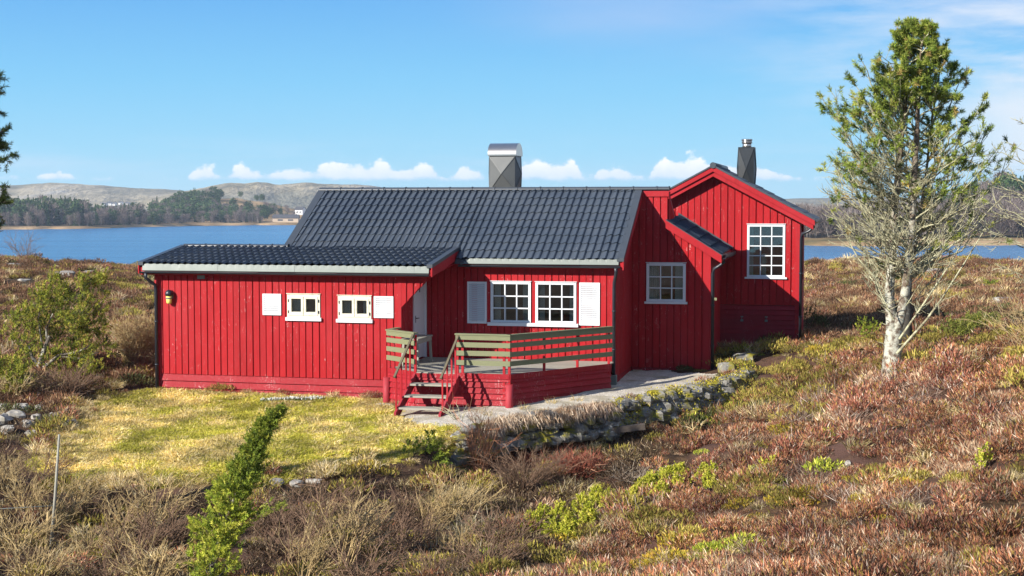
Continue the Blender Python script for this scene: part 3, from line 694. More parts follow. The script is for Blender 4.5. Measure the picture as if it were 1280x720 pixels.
# ridge caps
def ridge_cap(u0, u1, v, z, r=.075, parent=roof, seg=.62):
    m = MB(); x = u0
    while x < u1 - .05:
        x2 = min(u1, x + seg); vs = []
        for xx, k in ((x, 1.0), (x2 - .03, .985), (x2 - .03, 1.16), (x2, 1.16)):
            for i in range(9):
                t_ = math.pi * (i / 8); vs.append((xx, v - math.cos(t_) * r * 1.5 * k, z - .055 + math.sin(t_) * r * k))
        m.add(vs, [(j*9+i, (j+1)*9+i, (j+1)*9+i+1, j*9+i+1) for j in range(3) for i in range(8)], False); x = x2
    return m.build('ridge_cap', M['rmetal'], parent)
ridge_cap(-8.62, 1.0, RV + .02, RZ + .065); ridge_cap(-11.42, -8.5, .13, 3.42, .06, aroof)
# verge cappings: dark metal strips along the sloping edges, red boards below
def verge(u, pts, w, side, parent, z_up=.055):
    m = MB(); (v0, z0), (v1, z1) = pts; x0, x1 = (u - w, u) if side > 0 else (u, u + w)
    m.ext([(x0, v0, z0 + z_up), (x0, v1, z1 + z_up), (x0, v1, z1 - .03), (x0, v0, z0 - .03)], (x1 - x0, 0, 0)); m.build('verge_capping', M['rmetal'], parent)
    b = MB(); xb = u - .035 if side > 0 else u
    b.ext([(xb, v0 + .01, z0 - .033), (xb, v1, z1 - .033), (xb, v1, z1 - .24), (xb, v0 + .01, z0 - .24)], (.035 - .006, 0, 0)); b.build('barge_board', M['red_trim'], parent)
verge(.29, ((EV - .03, EZ), (RV + .01, RZ)), .17, 1, roof)
verge(-8.64, ((-.02, EZ + SL * .26), (RV + .01, RZ)), .20, -1, roof)
verge(-3.93, ((-2.29, 2.985), (.12, 3.345)), .14, 1, aroof)
verge(-11.50, ((-2.29, 2.985), (.1, 3.345)), .14, -1, aroof)
# red triangle that closes the porch gable under the verge, eaves linings
m = MB(); m.ext([(-4.8, -1.99, 2.74), (-4.8, -.02, 2.98), (-3.98, -.02, 2.98), (-3.98, -2.22, 2.74), (-4.8, -2.22, 2.74)], (0, 0, .035)); m.build('soffit', M['red_trim'], house); m = MB(); m.box(-11.4, -4.81, -2.22, -2.04, 2.76, 2.79); m.build('soffit', M['red_trim'], house)
m = MB(); m.box(-3.9, .25, -.25, -.03, 2.95, 2.985); m.build('soffit', M['red_trim'], house)
m = MB(); m.box(-3.92, .25, -.262, -.24, 2.90, 3.04); m.build('fascia', M['red_trim'], house); m = MB(); m.box(-11.45, -3.98, -2.245, -2.22, 2.72, 2.90); m.build('fascia', M['red_trim'], house)
m = MB(); m.box(-3.9, .02, -.055, -.028, 2.86, 2.93); m.build('frieze_board', M['red_trim'], house)
# gutters: deep zinc troughs
def gutter(u0, u1, v, z, h=.17, parent=None):
    m = MB(); prof = [(-.02, .0), (-.12, .0), (-.145, -.06), (-.145, -.10), (-.11, -h + .01), (-.06, -h), (-.02, -h + .02)]
    k = max(2, int((u1 - u0) / 1.2)); vs = []
    for i in range(k + 1):
        x = u0 + (u1 - u0) * i / k
        for p in prof: vs.append((x, v + p[0], z + p[1] + .006 * math.sin(i * 2.3)))
    n = len(prof); m.add(vs, [(i*n+j, (i+1)*n+j, (i+1)*n+j+1, i*n+j+1) for i in range(k) for j in range(n-1)], False)
    m.add([vs[j] for j in range(n)], [tuple(range(n))]); m.add([vs[k*n+j] for j in range(n)], [tuple(range(n))])
    return m.build('gutter', M['zinc'], parent or house)
def eaves_sheet(u0, u1, v, z0, z1, cut=0.0):
    m = MB(); x = u0
    while x < u1 - .01:                          # short lengths of bent sheet, lapped, top edge following the tile rolls
        x2 = min(u1, x + 1.0); n = max(2, int((x2 - x) / .046)); dv = rnd.uniform(-.004, .004); vs = []
        for i in range(n + 1):
            xx = x + (x2 - x) * i / n; ph = (xx / .183) % 1; k = (cut * (1 - (xx - u0) / .25)) if xx < u0 + .25 else 0
            vs += [(xx, v + dv + .015, z1 + .022 * math.sin(math.pi * ph) - k * .2), (xx, v + dv - .004, z0 + (z1 - z0) * .5), (xx, v + dv - .016, z0 + .015), (xx, v + dv + .0, z0)]
        m.add(vs, [(i*4+j, i*4+j+1, i*4+j+5, i*4+j+4) for i in range(n) for j in range(3)], False); x = x2
    return m.build('eaves_flashing', M['zinc'], house)
eaves_sheet(-11.38, -4.02, -2.275, 2.815, 2.975); eaves_sheet(-3.80, .16, -.300, 2.975, 3.105, 1.0)
def half_gutter(u0, u1, v, z, r=.045):
    m = MB(); vs = []; k = 8
    for x in (u0, u1):
        for i in range(k + 1):
            a_ = math.pi * i / k; vs.append((x, v + math.cos(a_) * r, z - math.sin(a_) * r * 1.1))
    m.add(vs, [(i, k + 1 + i, k + 2 + i, i + 1) for i in range(k)], True)
    for b0 in (0, k + 1): m.add(vs[b0:b0 + k + 1], [tuple(range(k + 1))])
    return m.build('gutter', M['pipe'], house)
half_gutter(-11.43, -4.02, -2.245 - .05, 2.80); half_gutter(-3.85, .20, -.262 - .05, 2.955)
# flashing where the annex roof runs under the main roof
m = MB(); m.ext([(-3.92, -.31, 3.09), (-3.78, -.31, 3.09), (-3.66, -.31, 2.975), (-3.92, -.31, 2.975)], (0, .02, 0)); m.build('valley_flashing', M['rmetal'], roof)
# M top board and lean-to roof
m = MB(); m.box(.28, .985, 2.635, 2.672, 4.655, 4.80); m.build('fascia', M['red_trim'], house); m = MB(); m.box(.955, .99, 2.672, 2.9, 4.60, 4.78); m.build('fascia', M['red_trim'], house)
lr = MB(); LS = -.62
LZ0, LZ1 = 4.055, 4.15                                # the little roof sags a touch towards its front edge
tile_grid(lr, (2.36, 2.46, LZ0 + .01 + LS * (2.36 - .93)), (0, 2.92, LZ1 - LZ0), (-1, 0, -LS), 2.92, math.hypot(1.43, 1.43 * LS), 0, amp=.006, step=.022, wl=.35, course=.37)
lroof = lr.build('roof', M['tile_matt'], house)
m = MB(); slab(m, [(.93, 2.45, LZ0 - .015), (2.34, 2.45, LZ0 - .015 + LS * 1.41), (2.34, 5.39, LZ1 - .015 + LS * 1.41), (.93, 5.39, LZ1 - .015)], .09); m.build('roof_lining', M['rmetal'], lroof)
m = MB(); m.ext([(.93, 2.43, LZ0 - .01), (2.37, 2.43, LZ0 - .01 + LS * 1.44), (2.37, 2.43, LZ0 - .215 + LS * 1.44), (.93, 2.43, LZ0 - .215)], (0, .035, 0)); m.build('barge_board', M['red_trim'], lroof); m = MB(); m.ext([(2.335, 2.466, 3.15), (2.335, 5.38, 3.22), (2.335, 5.38, 3.02), (2.335, 2.466, 2.97)], (.03, 0, 0)); m.build('barge_board', M['red_trim'], lroof)
m = MB(); m.ext([(.93, 2.42, LZ0 + .012), (2.40, 2.42, LZ0 + .012 + LS * 1.47), (2.40, 2.42, LZ0 - .008 + LS * 1.47), (.93, 2.42, LZ0 - .008)], (0, .05, 0)); m.build('verge_capping', M['rmetal'], lroof); m = MB(); m.ext([(.90, 5.30, LZ1 + .08), (2.40, 5.30, LZ1 + .08 + LS * 1.5), (2.40, 5.30, LZ1 + .01 + LS * 1.5), (.90, 5.30, LZ1 + .01)], (0, .07, 0)); m.build('verge_capping', M['rmetal'], lroof)
m = MB()
for i, (z, x) in enumerate([(0, 0)]):
    pr = [(2.37, 3.17), (2.37, 3.10), (2.40, 3.055), (2.45, 3.055), (2.485, 3.10), (2.485, 3.18), (2.475, 3.18), (2.475, 3.105), (2.45, 3.07), (2.40, 3.07)]
    m.ext([(p[0], 2.48, p[1]) for p in pr], (0, 2.88, 0))
m.build('gutter', M['pipe'], house)
# rear wing roof
GZ = 5.41
wr = MB()
LW = math.hypot(2.32 + .4, (2.72) * .535)
tile_grid(wr, (4.57, 5.12, GZ + .06 - .535 * 2.70), (0, 1, 0), (-1, 0, .535), 3.6, math.hypot(2.70, 2.70 * .535))
tile_grid(wr, (-.83, 8.72, GZ + .06 - .535 * 2.70), (0, -1, 0), (1, 0, .535), 3.6, math.hypot(2.70, 2.70 * .535))
wroof = wr.build('roof', M['tile'], house)
m = MB()
for s in (1, -1):
    pts = [(1.87, 5.1, GZ + .04), (1.87 + s * 2.68, 5.1, GZ + .04 - .535 * 2.68), (1.87 + s * 2.68, 8.7, GZ + .04 - .535 * 2.68), (1.87, 8.7, GZ + .04)]
    slab(m, pts if s > 0 else pts[::-1], .10)
m.build('roof_lining', M['rmetal'], wroof)
for s in (1, -1):
    b = MB(); X = lambda d: 1.87 + s * d
    b.ext([(X(0), 5.05, GZ + .075), (X(2.74), 5.05, GZ + .075 - .535 * 2.74), (X(2.74), 5.05, GZ - .06 - .535 * 2.74), (X(0), 5.05, GZ - .06)], (0, .045, 0))
    b.ext([(X(0), 5.098, GZ - .02), (X(2.70), 5.098, GZ - .02 - .535 * 2.70), (X(2.70), 5.098, GZ - .19 - .535 * 2.70), (X(0), 5.098, GZ - .19)], (0, .035, 0))
    b.build('barge_board', M['red_trim'], wroof)
    c = MB(); c.ext([(X(0), 5.03, GZ + .125), (X(2.76), 5.03, GZ + .125 - .535 * 2.76), (X(2.76), 5.03, GZ + .078 - .535 * 2.76), (X(0), 5.03, GZ + .078)], (0, .12, 0)); c.build('verge_capping', M['rmetal'], wroof)
m = MB(); m.tube([(1.87, 5.02, GZ + .11), (1.87, 8.7, GZ + .11)], .085, 10); m.build('ridge_cap', M['rmetal'], wroof)
m = MB(); m.ext([(p[0] + 2.15, 5.12, p[1] + .88) for p in pr], (0, 3.5, 0)); m.build('gutter', M['pipe'], house)
m = MB(); m.ext([(1.87 - 2.3, 5.13, 4.15), (1.87 - 2.7, 5.13, 3.98), (1.87 - 2.7, 5.38, 3.98), (1.87 - 2.3, 5.38, 4.15)], (0, 0, .02)); m.build('soffit', M['red_trim'], house); m = MB(); m.box(4.20, 4.54, 5.14, 8.6, 3.96, 3.985); m.build('soffit', M['red_trim'], house)
# --- downpipes
def pipe(pts, r=.042):
    m = MB(); m.tube(pts, r, 10)
    z0 = min(p[2] for p in pts); z1 = max(p[2] for p in pts); x, y = pts[-1][0], pts[-1][1]
    for k in (.25, .6): z = z0 + (z1 - z0) * k; m.tube([(x, y, z - .02), (x, y, z + .02)], r * 1.25, 10)
    return m.build('downpipe', M['pipe'], house)
pipe([(-11.28, -2.30, 2.77), (-11.28, -2.29, 2.64), (-11.20, -2.20, 2.54), (-11.13, -2.12, 2.46), (-11.115, -2.10, 2.32), (-11.115, -2.10, -.28)])
pipe([(.10, -.32, 2.92), (.10, -.30, 2.80), (.06, -.18, 2.68), (.02, -.09, 2.55), (.015, -.085, 2.4), (.015, -.085, .25)])
m = MB(); m.box(-.07, .095, -.20, -.035, -.25, .30); m.build('drain_box', M['zinc'], house)
pipe([(2.42, 2.66, 3.06), (2.42, 2.66, 2.98), (2.30, 2.64, 2.88), (2.16, 2.63, 2.80), (2.135, 2.63, 2.68), (2.135, 2.63, .05)])
pipe([(4.58, 5.2, 3.94), (4.58, 5.2, 3.86), (4.46, 5.2, 3.74), (4.27, 5.22, 3.66), (4.245, 5.24, 3.52), (4.245, 5.24, .55)])
m = MB(); m.box(-10.02, -9.83, -2.065, -2.02, 2.62, 2.74); m.build('vent', M['zinc'], house)
m = MB(); m.box(2.175, 2.24, 2.61, 2.65, 1.98, 2.05); m.build('pipe_clip', M['gwood'], house)
# --- chimneys (sub-parts of their roofs)
def chimney(parent, x0, x1, y0, y1, z0, z1, mat, fold):
    m = MB(); bx = fold
    cx, cy = (x0 + x1) / 2, (y0 + y1) / 2
    def face(A, B):
        A, B = Vector(A), Vector(B); n = (B - A).normalized().cross(Vector((0, 0, 1))); zl, zh = z0 + .26, z1 - .02
        q = [Vector((A.x, A.y, zl)), Vector((B.x, B.y, zl)), Vector((B.x, B.y, zh)), Vector((A.x, A.y, zh))]
        c = sum(q, Vector()) / 4 + n * bx; m.add(q + [c], [(0, 1, 4), (1, 2, 4), (2, 3, 4), (3, 0, 4)])
        for v_ in q: m.bar(v_ + n * .004, c + n * .004, .014, .014, n)
        r = [Vector((A.x, A.y, z0)), Vector((B.x, B.y, z0)), Vector((B.x, B.y, zl)), Vector((A.x, A.y, zl))]; m.add(r, [(0, 1, 2, 3)])
    P = [(x0, y0, 0), (x1, y0, 0), (x1, y1, 0), (x0, y1, 0)]
    for i in range(4): face(P[i], P[(i + 1) % 4])
    m.box(x0 - .012, x1 + .012, y0 - .012, y1 + .012, z1 - .02, z1); m.box(x0 - .010, x1 + .010, y0 - .010, y1 + .010, z0 + .245, z0 + .262)
    return m.build('chimney', mat, parent)
chimney(roof, -3.86, -3.16, 2.85, 3.55, 4.55, 5.75, M['sheet'], .10)
m = MB(); k = 16; vs = []
for x in (-3.90, -3.12):
    for i in range(k + 1):
        a_ = math.pi * i / k; vs.append((x, 3.2 - math.cos(a_) * .39, 5.755 + .03 + math.sin(a_) * .31))
m.add(vs, [(i, k + 1 + i, k + 2 + i, i + 1) for i in range(k)], True)
for b0 in (0, k + 1): m.add([vs[b0 + i] for i in range(k + 1)], [tuple(range(k + 1))])
m.box(-3.90, -3.12, 2.81, 3.59, 5.752, 5.785); m.build('chimney_cowl', M['steel'], roof)
chimney(wroof, 2.36, 2.80, 7.4, 7.84, 4.6, 6.1, M['dsheet'], .055)
m = MB(); m.tube([(2.58, 7.62, 6.08), (2.58, 7.62, 6.22)], .13, 16); m.tube([(2.58, 7.62, 6.22), (2.58, 7.62, 6.235)], .16, 16); m.tube([(2.58, 7.62, 6.24), (2.58, 7.62, 6.30)], .145, 16); m.tube([(2.58, 7.62, 6.30), (2.58, 7.62, 6.335)], [.165, .15], 16)
m.build('flue', M['steel'], wroof)

# --- wall lamp (hangs on the wall: a thing)
lamp = thing('wall_lamp', 'dark capped outdoor lamp with yellow glass on the red wall beside the corner pipe', 'lamp', hw(-10.76, -2.02, 2.0), -TH)
m = MB(); m.tube([(0, -.09, .20), (0, -.09, .26), (0, -.09, .315), (0, -.09, .345)], [.095, .095, .075, .03], 14); m.box(-.05, .05, -.09, -.005, .20, .33); m.build('lamp_cap', M['pipe'], lamp)
m = MB(); m.tube([(0, -.09, .0), (0, -.09, .03), (0, -.09, .20)], [.045, .065, .075], 14); m.build('lamp_glass', M['lampglass'], lamp)
m = MB(); m.box(-.075, .075, -.025, -.006, .12, .24); m.tube([(0, -.09, .125), (0, -.09, .155)], .085, 14); m.build('bracket', M['zinc'], lamp)

# ------------------------------------------------------------------ veranda
ver = thing('veranda', 'raised red veranda with faded green rails in front of the white framed windows', 'veranda', (OX, OY, 0), -TH)
L0, L1, R0, CC, E0 = (-4.88, -2.66), (-4.02, -3.36), (-3.02, -3.36), (-1.80, -3.40), (.02, -.62)
out = [(-4.74, -2.1), L0, L1, R0, CC, E0, (.02, -.06), (-4.74, -.06)]
m = MB(); y = -3.38                                   # deck boards, clipped to the outline
while y < -.06:
    y2 = min(y + .115, -.062); ym = (y + y2) / 2; xs = []
    for i in range(len(out)):
        (xa, ya), (xb, yb) = out[i], out[(i + 1) % len(out)]
        if (ya > ym) != (yb > ym): xs.append(xa + (xb - xa) * (ym - ya) / (yb - ya))
    if len(xs) >= 2: m.box(min(xs), max(xs), y, y2 - .008, .585 + rnd.uniform(-.003, .003), .62)
    y += .115
m.build('deck_floor', M['wood'], ver)
def run(fn, pts):
    for p, q in zip(pts[:-1], pts[1:]): fn(p, q)
def skirt(p, q, z0, rows):
    A, B = Vector((*p, 0)), Vector((*q, 0)); d = (B - A); L = d.length; d.normalize(); n = d.cross(Vector((0, 0, 1)))
    plank_wall('skirt', A + n * .0, d, n, 0, L, z0, .575, rows, 'red_h', ver)
skirt(L0, L1, -.50, 8); skirt(L1, R0, -.50, 8); skirt(R0, CC, -.36, 7); skirt(CC, E0, -.36, 7)
def edge_board(p, q):
    A, B = Vector((*p, 0)), Vector((*q, 0)); d = (B - A).normalized(); n = d.cross(Vector((0, 0, 1)))
    m = MB(); a = A + n * .030; b = B + n * .030; m.bar((a.x, a.y, .572), (b.x, b.y, .572), .028, .115); m.build('edge_board', M['red_h'], ver)
for p, q in ((L0, L1), (R0, CC), (CC, E0)): edge_board(p, q)
m = MB(); m.box(L1[0], R0[0], L1[1] - .044, L1[1] - .016, .50, .60); m.build('edge_board', M['red_h'], ver)
for p, zb in ((L0, -.55), (CC, -.40)):
    d = Vector((p[0] + 2.4, p[1] + 1.0, 0)).normalized() * .06
    m = MB(); m.tube([(p[0] + d.x, p[1] + d.y, zb), (p[0] + d.x, p[1] + d.y, .40)], [.095, .088], 14); m.build('post', M['red_post'], ver)
def vpost(p, z0=.3, z1=1.47, w=.055, off=(0, 0)):
    m = MB(); x, y_ = p[0] + off[0], p[1] + off[1]; m.box(x - w/2, x + w/2, y_ - w/2, y_ + w/2, z0, z1); m.build('post', M['red_trim'], ver)
lerp = lambda p, q, k: (p[0] + (q[0] - p[0]) * k, p[1] + (q[1] - p[1]) * k)
for p in (L0, L1, R0, CC): vpost(p, .30)
vpost(lerp(L0, L1, .18), .1); vpost(lerp(R0, CC, .10), .1); vpost(lerp(R0, CC, .90), .1)
for k in (.33, .66, .985): vpost(lerp(CC, E0, k), .30)
def rails(p, q):
    A, B = Vector((*p, 0)), Vector((*q, 0)); d = (B - A).normalized(); n = d.cross(Vector((0, 0, 1)))
    for z in (.87, 1.08, 1.28, 1.445):
        m = MB(); a = A + n * .045 - d * .03; b = B + n * .045 + d * .03; z += rnd.uniform(-.006, .006)
        m.bar((a.x, a.y, z), (b.x, b.y, z + rnd.uniform(-.006, .006)), .024, .112); m.build('rail', M['gwood'], ver)
    m = MB(); a = A + n * .01 - d * .05; b = B + n * .01 + d * .04; m.bar((a.x, a.y, 1.512), (b.x, b.y, 1.512), .125, .03); m.build('top_rail', M['gwood'], ver)
rails(L0, L1); rails(R0, CC); rails(CC, E0)
m = MB(); m.bar((-4.84, -2.07, 1.512), (-4.90, -2.68, 1.512), .12, .03); m.build('top_rail', M['gwood'], ver)

st = thing('steps', 'three grey wooden steps with red stringers leading up to the veranda', 'steps', (OX, OY, 0), -TH)
SX0, SX1 = -4.05, -3.02; SY0, SY1 = -3.40, -4.46; B_ = -.29
sk = -.10                                             # the flight splays a little to the left as it comes down
P_ = lambda x, k, z: (x + sk * k, SY0 + (SY1 - SY0) * k, z)
for x in (SX0, SX1):
    m = MB(); m.ext([P_(x, 0, .60), P_(x, 0, .34), P_(x, .92, B_), P_(x, 1.08, B_), P_(x, 1.08, B_ + .13)], (.05, 0, 0)); m.build('stringer', M['red_post'], st)
for k, z in ((.24, .40), (.53, .17), (.82, -.06)):
    m = MB(); a, b = P_(SX0 + .045, k - .14, z), P_(SX1 - .0, k + .14, z)
    for i in (0, 1):
        ya = SY0 + (SY1 - SY0) * (k - .15 + i * .155); yb = SY0 + (SY1 - SY0) * (k - .15 + i * .155 + .145)
        m.box(SX0 + .052 + sk * k, SX1 - .002 + sk * k, yb, ya, z - .04, z)
    m.build('tread', M['wood'], st)
for x in (SX0 - .01, SX1 + .03):
    m = MB(); m.bar(P_(x, -.02, 1.50), P_(x, 1.02, .62), .048, .036); m.build('handrail', M['handrail'], st)
    for k in (.22, .44, .70, .97):
        zz = .60 + (B_ + .13 - .60) * k / 1.08; m = MB(); m.bar(P_(x + .02, k, zz - .12), P_(x + .02, k, 1.48 - .88 * k / 1.04), .034, .034); m.build('baluster', M['red_trim'], st)

tb = thing('deck_table', 'small weathered wooden table standing on the veranda by the white door', 'table', (OX, OY, 0), -TH)
m = MB()
for i in range(4): m.box(-4.72 + i * .105, -4.72 + i * .105 + .10, -2.25, -1.0, 1.235, 1.27)
m.build('tabletop', M['wood'], tb)
for x, y_ in ((-4.36, -1.08), (-4.68, -1.08), (-4.36, -2.15), (-4.68, -2.15)):
    m = MB(); m.bar((x, y_, 1.235), (x + (.05 if x > -4.5 else -.03), y_ - .05, .622), .055, .055); m.build('leg', M['wood'], tb)
m = MB(); m.box(-4.68, -4.36, -1.115, -1.085, 1.13, 1.234); m.box(-4.345, -4.32, -2.2, -1.05, 1.14, 1.234); m.build('apron', M['wood'], tb)
# furniture glimpsed through the panes of the main room
cg = thing('dining_chair', 'pale wooden chair glimpsed behind the right veranda window', 'chair', hw(-1.28, .75, .6), -TH)
t = NT('pine_wood'); g = t.noise(4, 4, .6, 'Object', (1, 1, 6)); t.bsdf(t.mix(g, (.42, .24, .10), (.58, .36, .17)), .5); M['pine'] = t.m
m = MB()
for x in (-.2, .2): m.bar((x, .2, 0), (x * 1.05, .26, 1.05), .04, .04)
m.build('back_post', M['pine'], cg)
m = MB(); 
for z in (.7, .85, .98): m.bar((-.2, .245, z), (.2, .245, z), .02, .07)
m.build('backrest', M['pine'], cg); m = MB(); m.box(-.22, .22, -.2, .22, .44, .48); m.build('seat', M['pine'], cg)
for x in (-.19, .19): m = MB(); m.bar((x, -.17, 0), (x, -.17, .44), .04, .04); m.build('leg', M['pine'], cg)
# ------------------------------------------------------------------ vegetation
rg = np.random.default_rng(11)
def pick(cols, n, jit=.22):
    w = np.array([c[0] for c in cols], float); k = rg.choice(len(cols), n, p=w / w.sum())
    return np.array([c[1] for c in cols])[k] * rg.uniform(1 - jit, 1 + jit, (n, 1))
HEA = [(4, (.36, .13, .078)), (3, (.23, .083, .054)), (2.8, (.45, .24, .15)), (1.0, (.72, .57, .44)), (3.6, (.05, .03, .022)), (1.2, (.38, .27, .06))]
PALE = [(2.5, (.62, .47, .30)), (3, (.50, .32, .19)), (3, (.33, .14, .08)), (.6, (.72, .63, .48)), (1.4, (.09, .055, .035))]
MOSS = [(3, (.44, .32, .035)), (3, (.30, .25, .03)), (2, (.52, .33, .05)), (1, (.16, .12, .03))]
CROW = [(3, (.06, .075, .025)), (3, (.10, .11, .035)), (2, (.11, .075, .04)), (1, (.18, .17, .06))]
STRAW = [(3, (.66, .52, .28)), (3, (.54, .41, .18)), (1, (.38, .31, .08)), (1, (.72, .62, .42))]
DARK = [(3, (.12, .06, .036)), (3, (.20, .10, .055)), (2, (.32, .19, .10)), (1, (.50, .37, .22))]
OLIVE = [(3, (.32, .27, .05)), (2, (.20, .175, .035)), (2, (.48, .37, .10)), (1, (.22, .10, .05))]
LAWNC = [(3, (.66, .55, .11)), (3, (.78, .63, .21)), (2, (.44, .41, .06)), (2, (.84, .71, .38)), (.8, (.25, .2, .05))]
LAWNG = [(3, (.54, .49, .08)), (3, (.43, .41, .05)), (2, (.68, .56, .12)), (1, (.2, .18, .03))]
def dome(n, rad, h, l0, l1, w, cols, up=.8):
    nb = NB(); r = np.sqrt(rg.uniform(0, 1, n)) * rad; a = rg.uniform(0, 2*np.pi, n); k = rg.uniform(0, 1, n) ** .6
    z = h * k * np.sqrt(np.maximum(0, 1 - (r / rad) ** 2 * .8)); b = np.stack([r*np.cos(a), r*np.sin(a), z - .02], 1)
    d = rg.normal(size=(n, 3)) * .55; d[:, :2] += b[:, :2] / rad * .7; d[:, 2] = np.abs(d[:, 2]) * .6 + up; d /= np.linalg.norm(d, axis=1, keepdims=True)
    nb.spikes(b, b + d * rg.uniform(l0, l1, (n, 1)), rg.uniform(.7, 1.3, n) * w, pick(cols, n), rg); return nb
def grassy(n, rad, l0, l1, w, cols, lie=.6, wind=(0, 0)):
    nb = NB(); r = np.sqrt(rg.uniform(0, 1, n)) * rad; a = rg.uniform(0, 2*np.pi, n); b = np.stack([r*np.cos(a), r*np.sin(a), np.full(n, -.015)], 1)
    d = rg.normal(size=(n, 3)) * lie; d[:, :2] += b[:, :2] / rad * lie; d[:, 0] += wind[0]; d[:, 1] += wind[1]; d[:, 2] = np.abs(d[:, 2]) * .4 + .45; d /= np.linalg.norm(d, axis=1, keepdims=True)
    nb.blades(b, b + d * rg.uniform(l0, l1, (n, 1)), rg.uniform(.6, 1.3, n) * w, pick(cols, n), .22, rg); return nb
def proto(nb, name, m=None):                # a source shape for scattering: not linked into the scene itself
    return bpy.data.objects.new(name, nb.mesh(name, m or M['leafi']))
def scatter(name, pts, scale, idx, tint, protos, tilt=.25):
    me = bpy.data.meshes.new(name); n = len(pts); me.vertices.add(n); me.vertices.foreach_set('co', np.asarray(pts, np.float32).ravel())
    for k, v in (('size', scale), ('tint', tint)):
        me.attributes.new(k, 'FLOAT', 'POINT').data.foreach_set('value', np.asarray(v, np.float32))
    me.attributes.new('pick', 'INT', 'POINT').data.foreach_set('value', np.asarray(idx, np.int32))
    rot = np.stack([rg.normal(0, tilt * .5, n), rg.normal(0, tilt * .5, n), rg.uniform(0, 6.283, n)], 1)
    me.attributes.new('turn', 'FLOAT_VECTOR', 'POINT').data.foreach_set('vector', rot.astype(np.float32).ravel())
    o = bpy.data.objects.new(name, me); col.objects.link(o)
    g = bpy.data.node_groups.new(name, 'GeometryNodeTree')
    g.interface.new_socket('Geometry', in_out='INPUT', socket_type='NodeSocketGeometry'); g.interface.new_socket('Geometry', in_out='OUTPUT', socket_type='NodeSocketGeometry')
    gi, go = g.nodes.new('NodeGroupInput'), g.nodes.new('NodeGroupOutput'); jn = g.nodes.new('GeometryNodeJoinGeometry')
    def attr(nm, ty):
        a = g.nodes.new('GeometryNodeInputNamedAttribute'); a.data_type = ty; a.inputs[0].default_value = nm
        return next(s for s in a.outputs if s.enabled)
    ip, isz, itn = attr('pick', 'INT'), attr('size', 'FLOAT'), attr('turn', 'FLOAT_VECTOR')
    for k, po in enumerate(protos):
        oi = g.nodes.new('GeometryNodeObjectInfo'); oi.inputs['Object'].default_value = po
        cmpn = g.nodes.new('FunctionNodeCompare'); cmpn.data_type = 'INT'; cmpn.operation = 'EQUAL'
        ins = [s for s in cmpn.inputs if s.enabled]; g.links.new(ip, ins[0]); ins[1].default_value = k
        io = g.nodes.new('GeometryNodeInstanceOnPoints'); g.links.new(gi.outputs[0], io.inputs['Points']); g.links.new(cmpn.outputs[0], io.inputs['Selection'])
        g.links.new(oi.outputs['Geometry'], io.inputs['Instance']); g.links.new(itn, io.inputs['Rotation']); g.links.new(isz, io.inputs['Scale'])
        g.links.new(io.outputs[0], jn.inputs[0])
    g.links.new(jn.outputs[0], go.inputs[0]); md = o.modifiers.new('scatter', 'NODES'); md.node_group = g
    return tag(o, kind='stuff')
# --- ground cover of the moor and the heather slope
def cand(y0, y1, dens, ext=4.5):
    n = int(((.365 * (y0 + y1)) + 2 * ext) * (y1 - y0) * dens); y = np.sqrt(rg.uniform(y0 ** 2, y1 ** 2, n)); x = rg.uniform(-1, 1, n) * (.365 * y + ext)
    return x, y
def keep_out(x, y, m=.0):
    return (poly_dist(x, y, LAWN) > -.12 + m) & (poly_dist(x, y, PATH) > .0 + m) & (poly_dist(x, y, HOUSE) > .05)
HP = [proto(dome(290, .20, .22, .045, .105, .0105, HEA), 'heather'), proto(dome(290, .22, .18, .045, .105, .0105, [(3, (.43, .175, .085)), (3, (.29, .11, .06)), (2, (.50, .29, .16)), (.6, (.70, .54, .38)), (3, (.055, .032, .02)), (1, (.38, .28, .06))]), 'heather'),
      proto(dome(240, .22, .17, .05, .12, .0095, PALE), 'heather'), proto(dome(260, .22, .11, .03, .07, .018, MOSS), 'moss'),
      proto(dome(240, .26, .16, .04, .09, .016, CROW), 'crowberry'), proto(grassy(110, .16, .16, .36, .014, STRAW, .55, (.3, .1)), 'grass'),
      proto(dome(200, .26, .20, .07, .15, .015, DARK), 'heather'), proto(dome(220, .25, .18, .05, .11, .016, OLIVE), 'heather'),
      proto(dome(130, .27, .13, .12, .28, .0065, [(3, (.32, .22, .155)), (1.2, (.56, .46, .37)), (2.5, (.14, .085, .06)), (1.5, (.27, .115, .065))], .35), 'twigs'),
      proto(dome(240, .20, .13, .03, .07, .017, [(3, (.36, .38, .04)), (2, (.24, .29, .03)), (1, (.52, .48, .08)), (1, (.12, .14, .03))]), 'bilberry'),
      proto(dome(150, .26, .10, .05, .12, .012, [(3, (.055, .036, .022)), (2, (.10, .062, .036)), (1, (.20, .13, .07)), (.5, (.42, .32, .2))], .5), 'shade_litter')]  # last one very dark: shade of hollows and gaps put into its colour
def worley(x, y, c, seed):
    gx, gy = np.floor(x / c), np.floor(y / c); f1 = np.full(len(x), 9.); f2 = f1.copy(); cid = np.zeros(len(x))
    for i in (-1, 0, 1):
        for j in (-1, 0, 1):
            ax, ay = gx + i, gy + j; d = np.hypot((ax + _h(ax, ay, seed)) - x / c, (ay + _h(ax, ay, seed + 1)) - y / c); h = _h(ax, ay, seed + 2)
            near = d < f1; f2 = np.where(near, f1, np.minimum(f2, d)); cid = np.where(near, h, cid); f1 = np.minimum(f1, d)
    return f1, f2 - f1, cid
ROCKS = [(4,528,10,.7),(20,522,9,.7),(36,532,8,.6),(10,540,9,.6),(46,524,7,.7),(60,530,7,.6),(28,512,8,.7),(50,512,6,.7),(70,520,6,.6),(2,512,8,.6),(40,543,7,.6)]
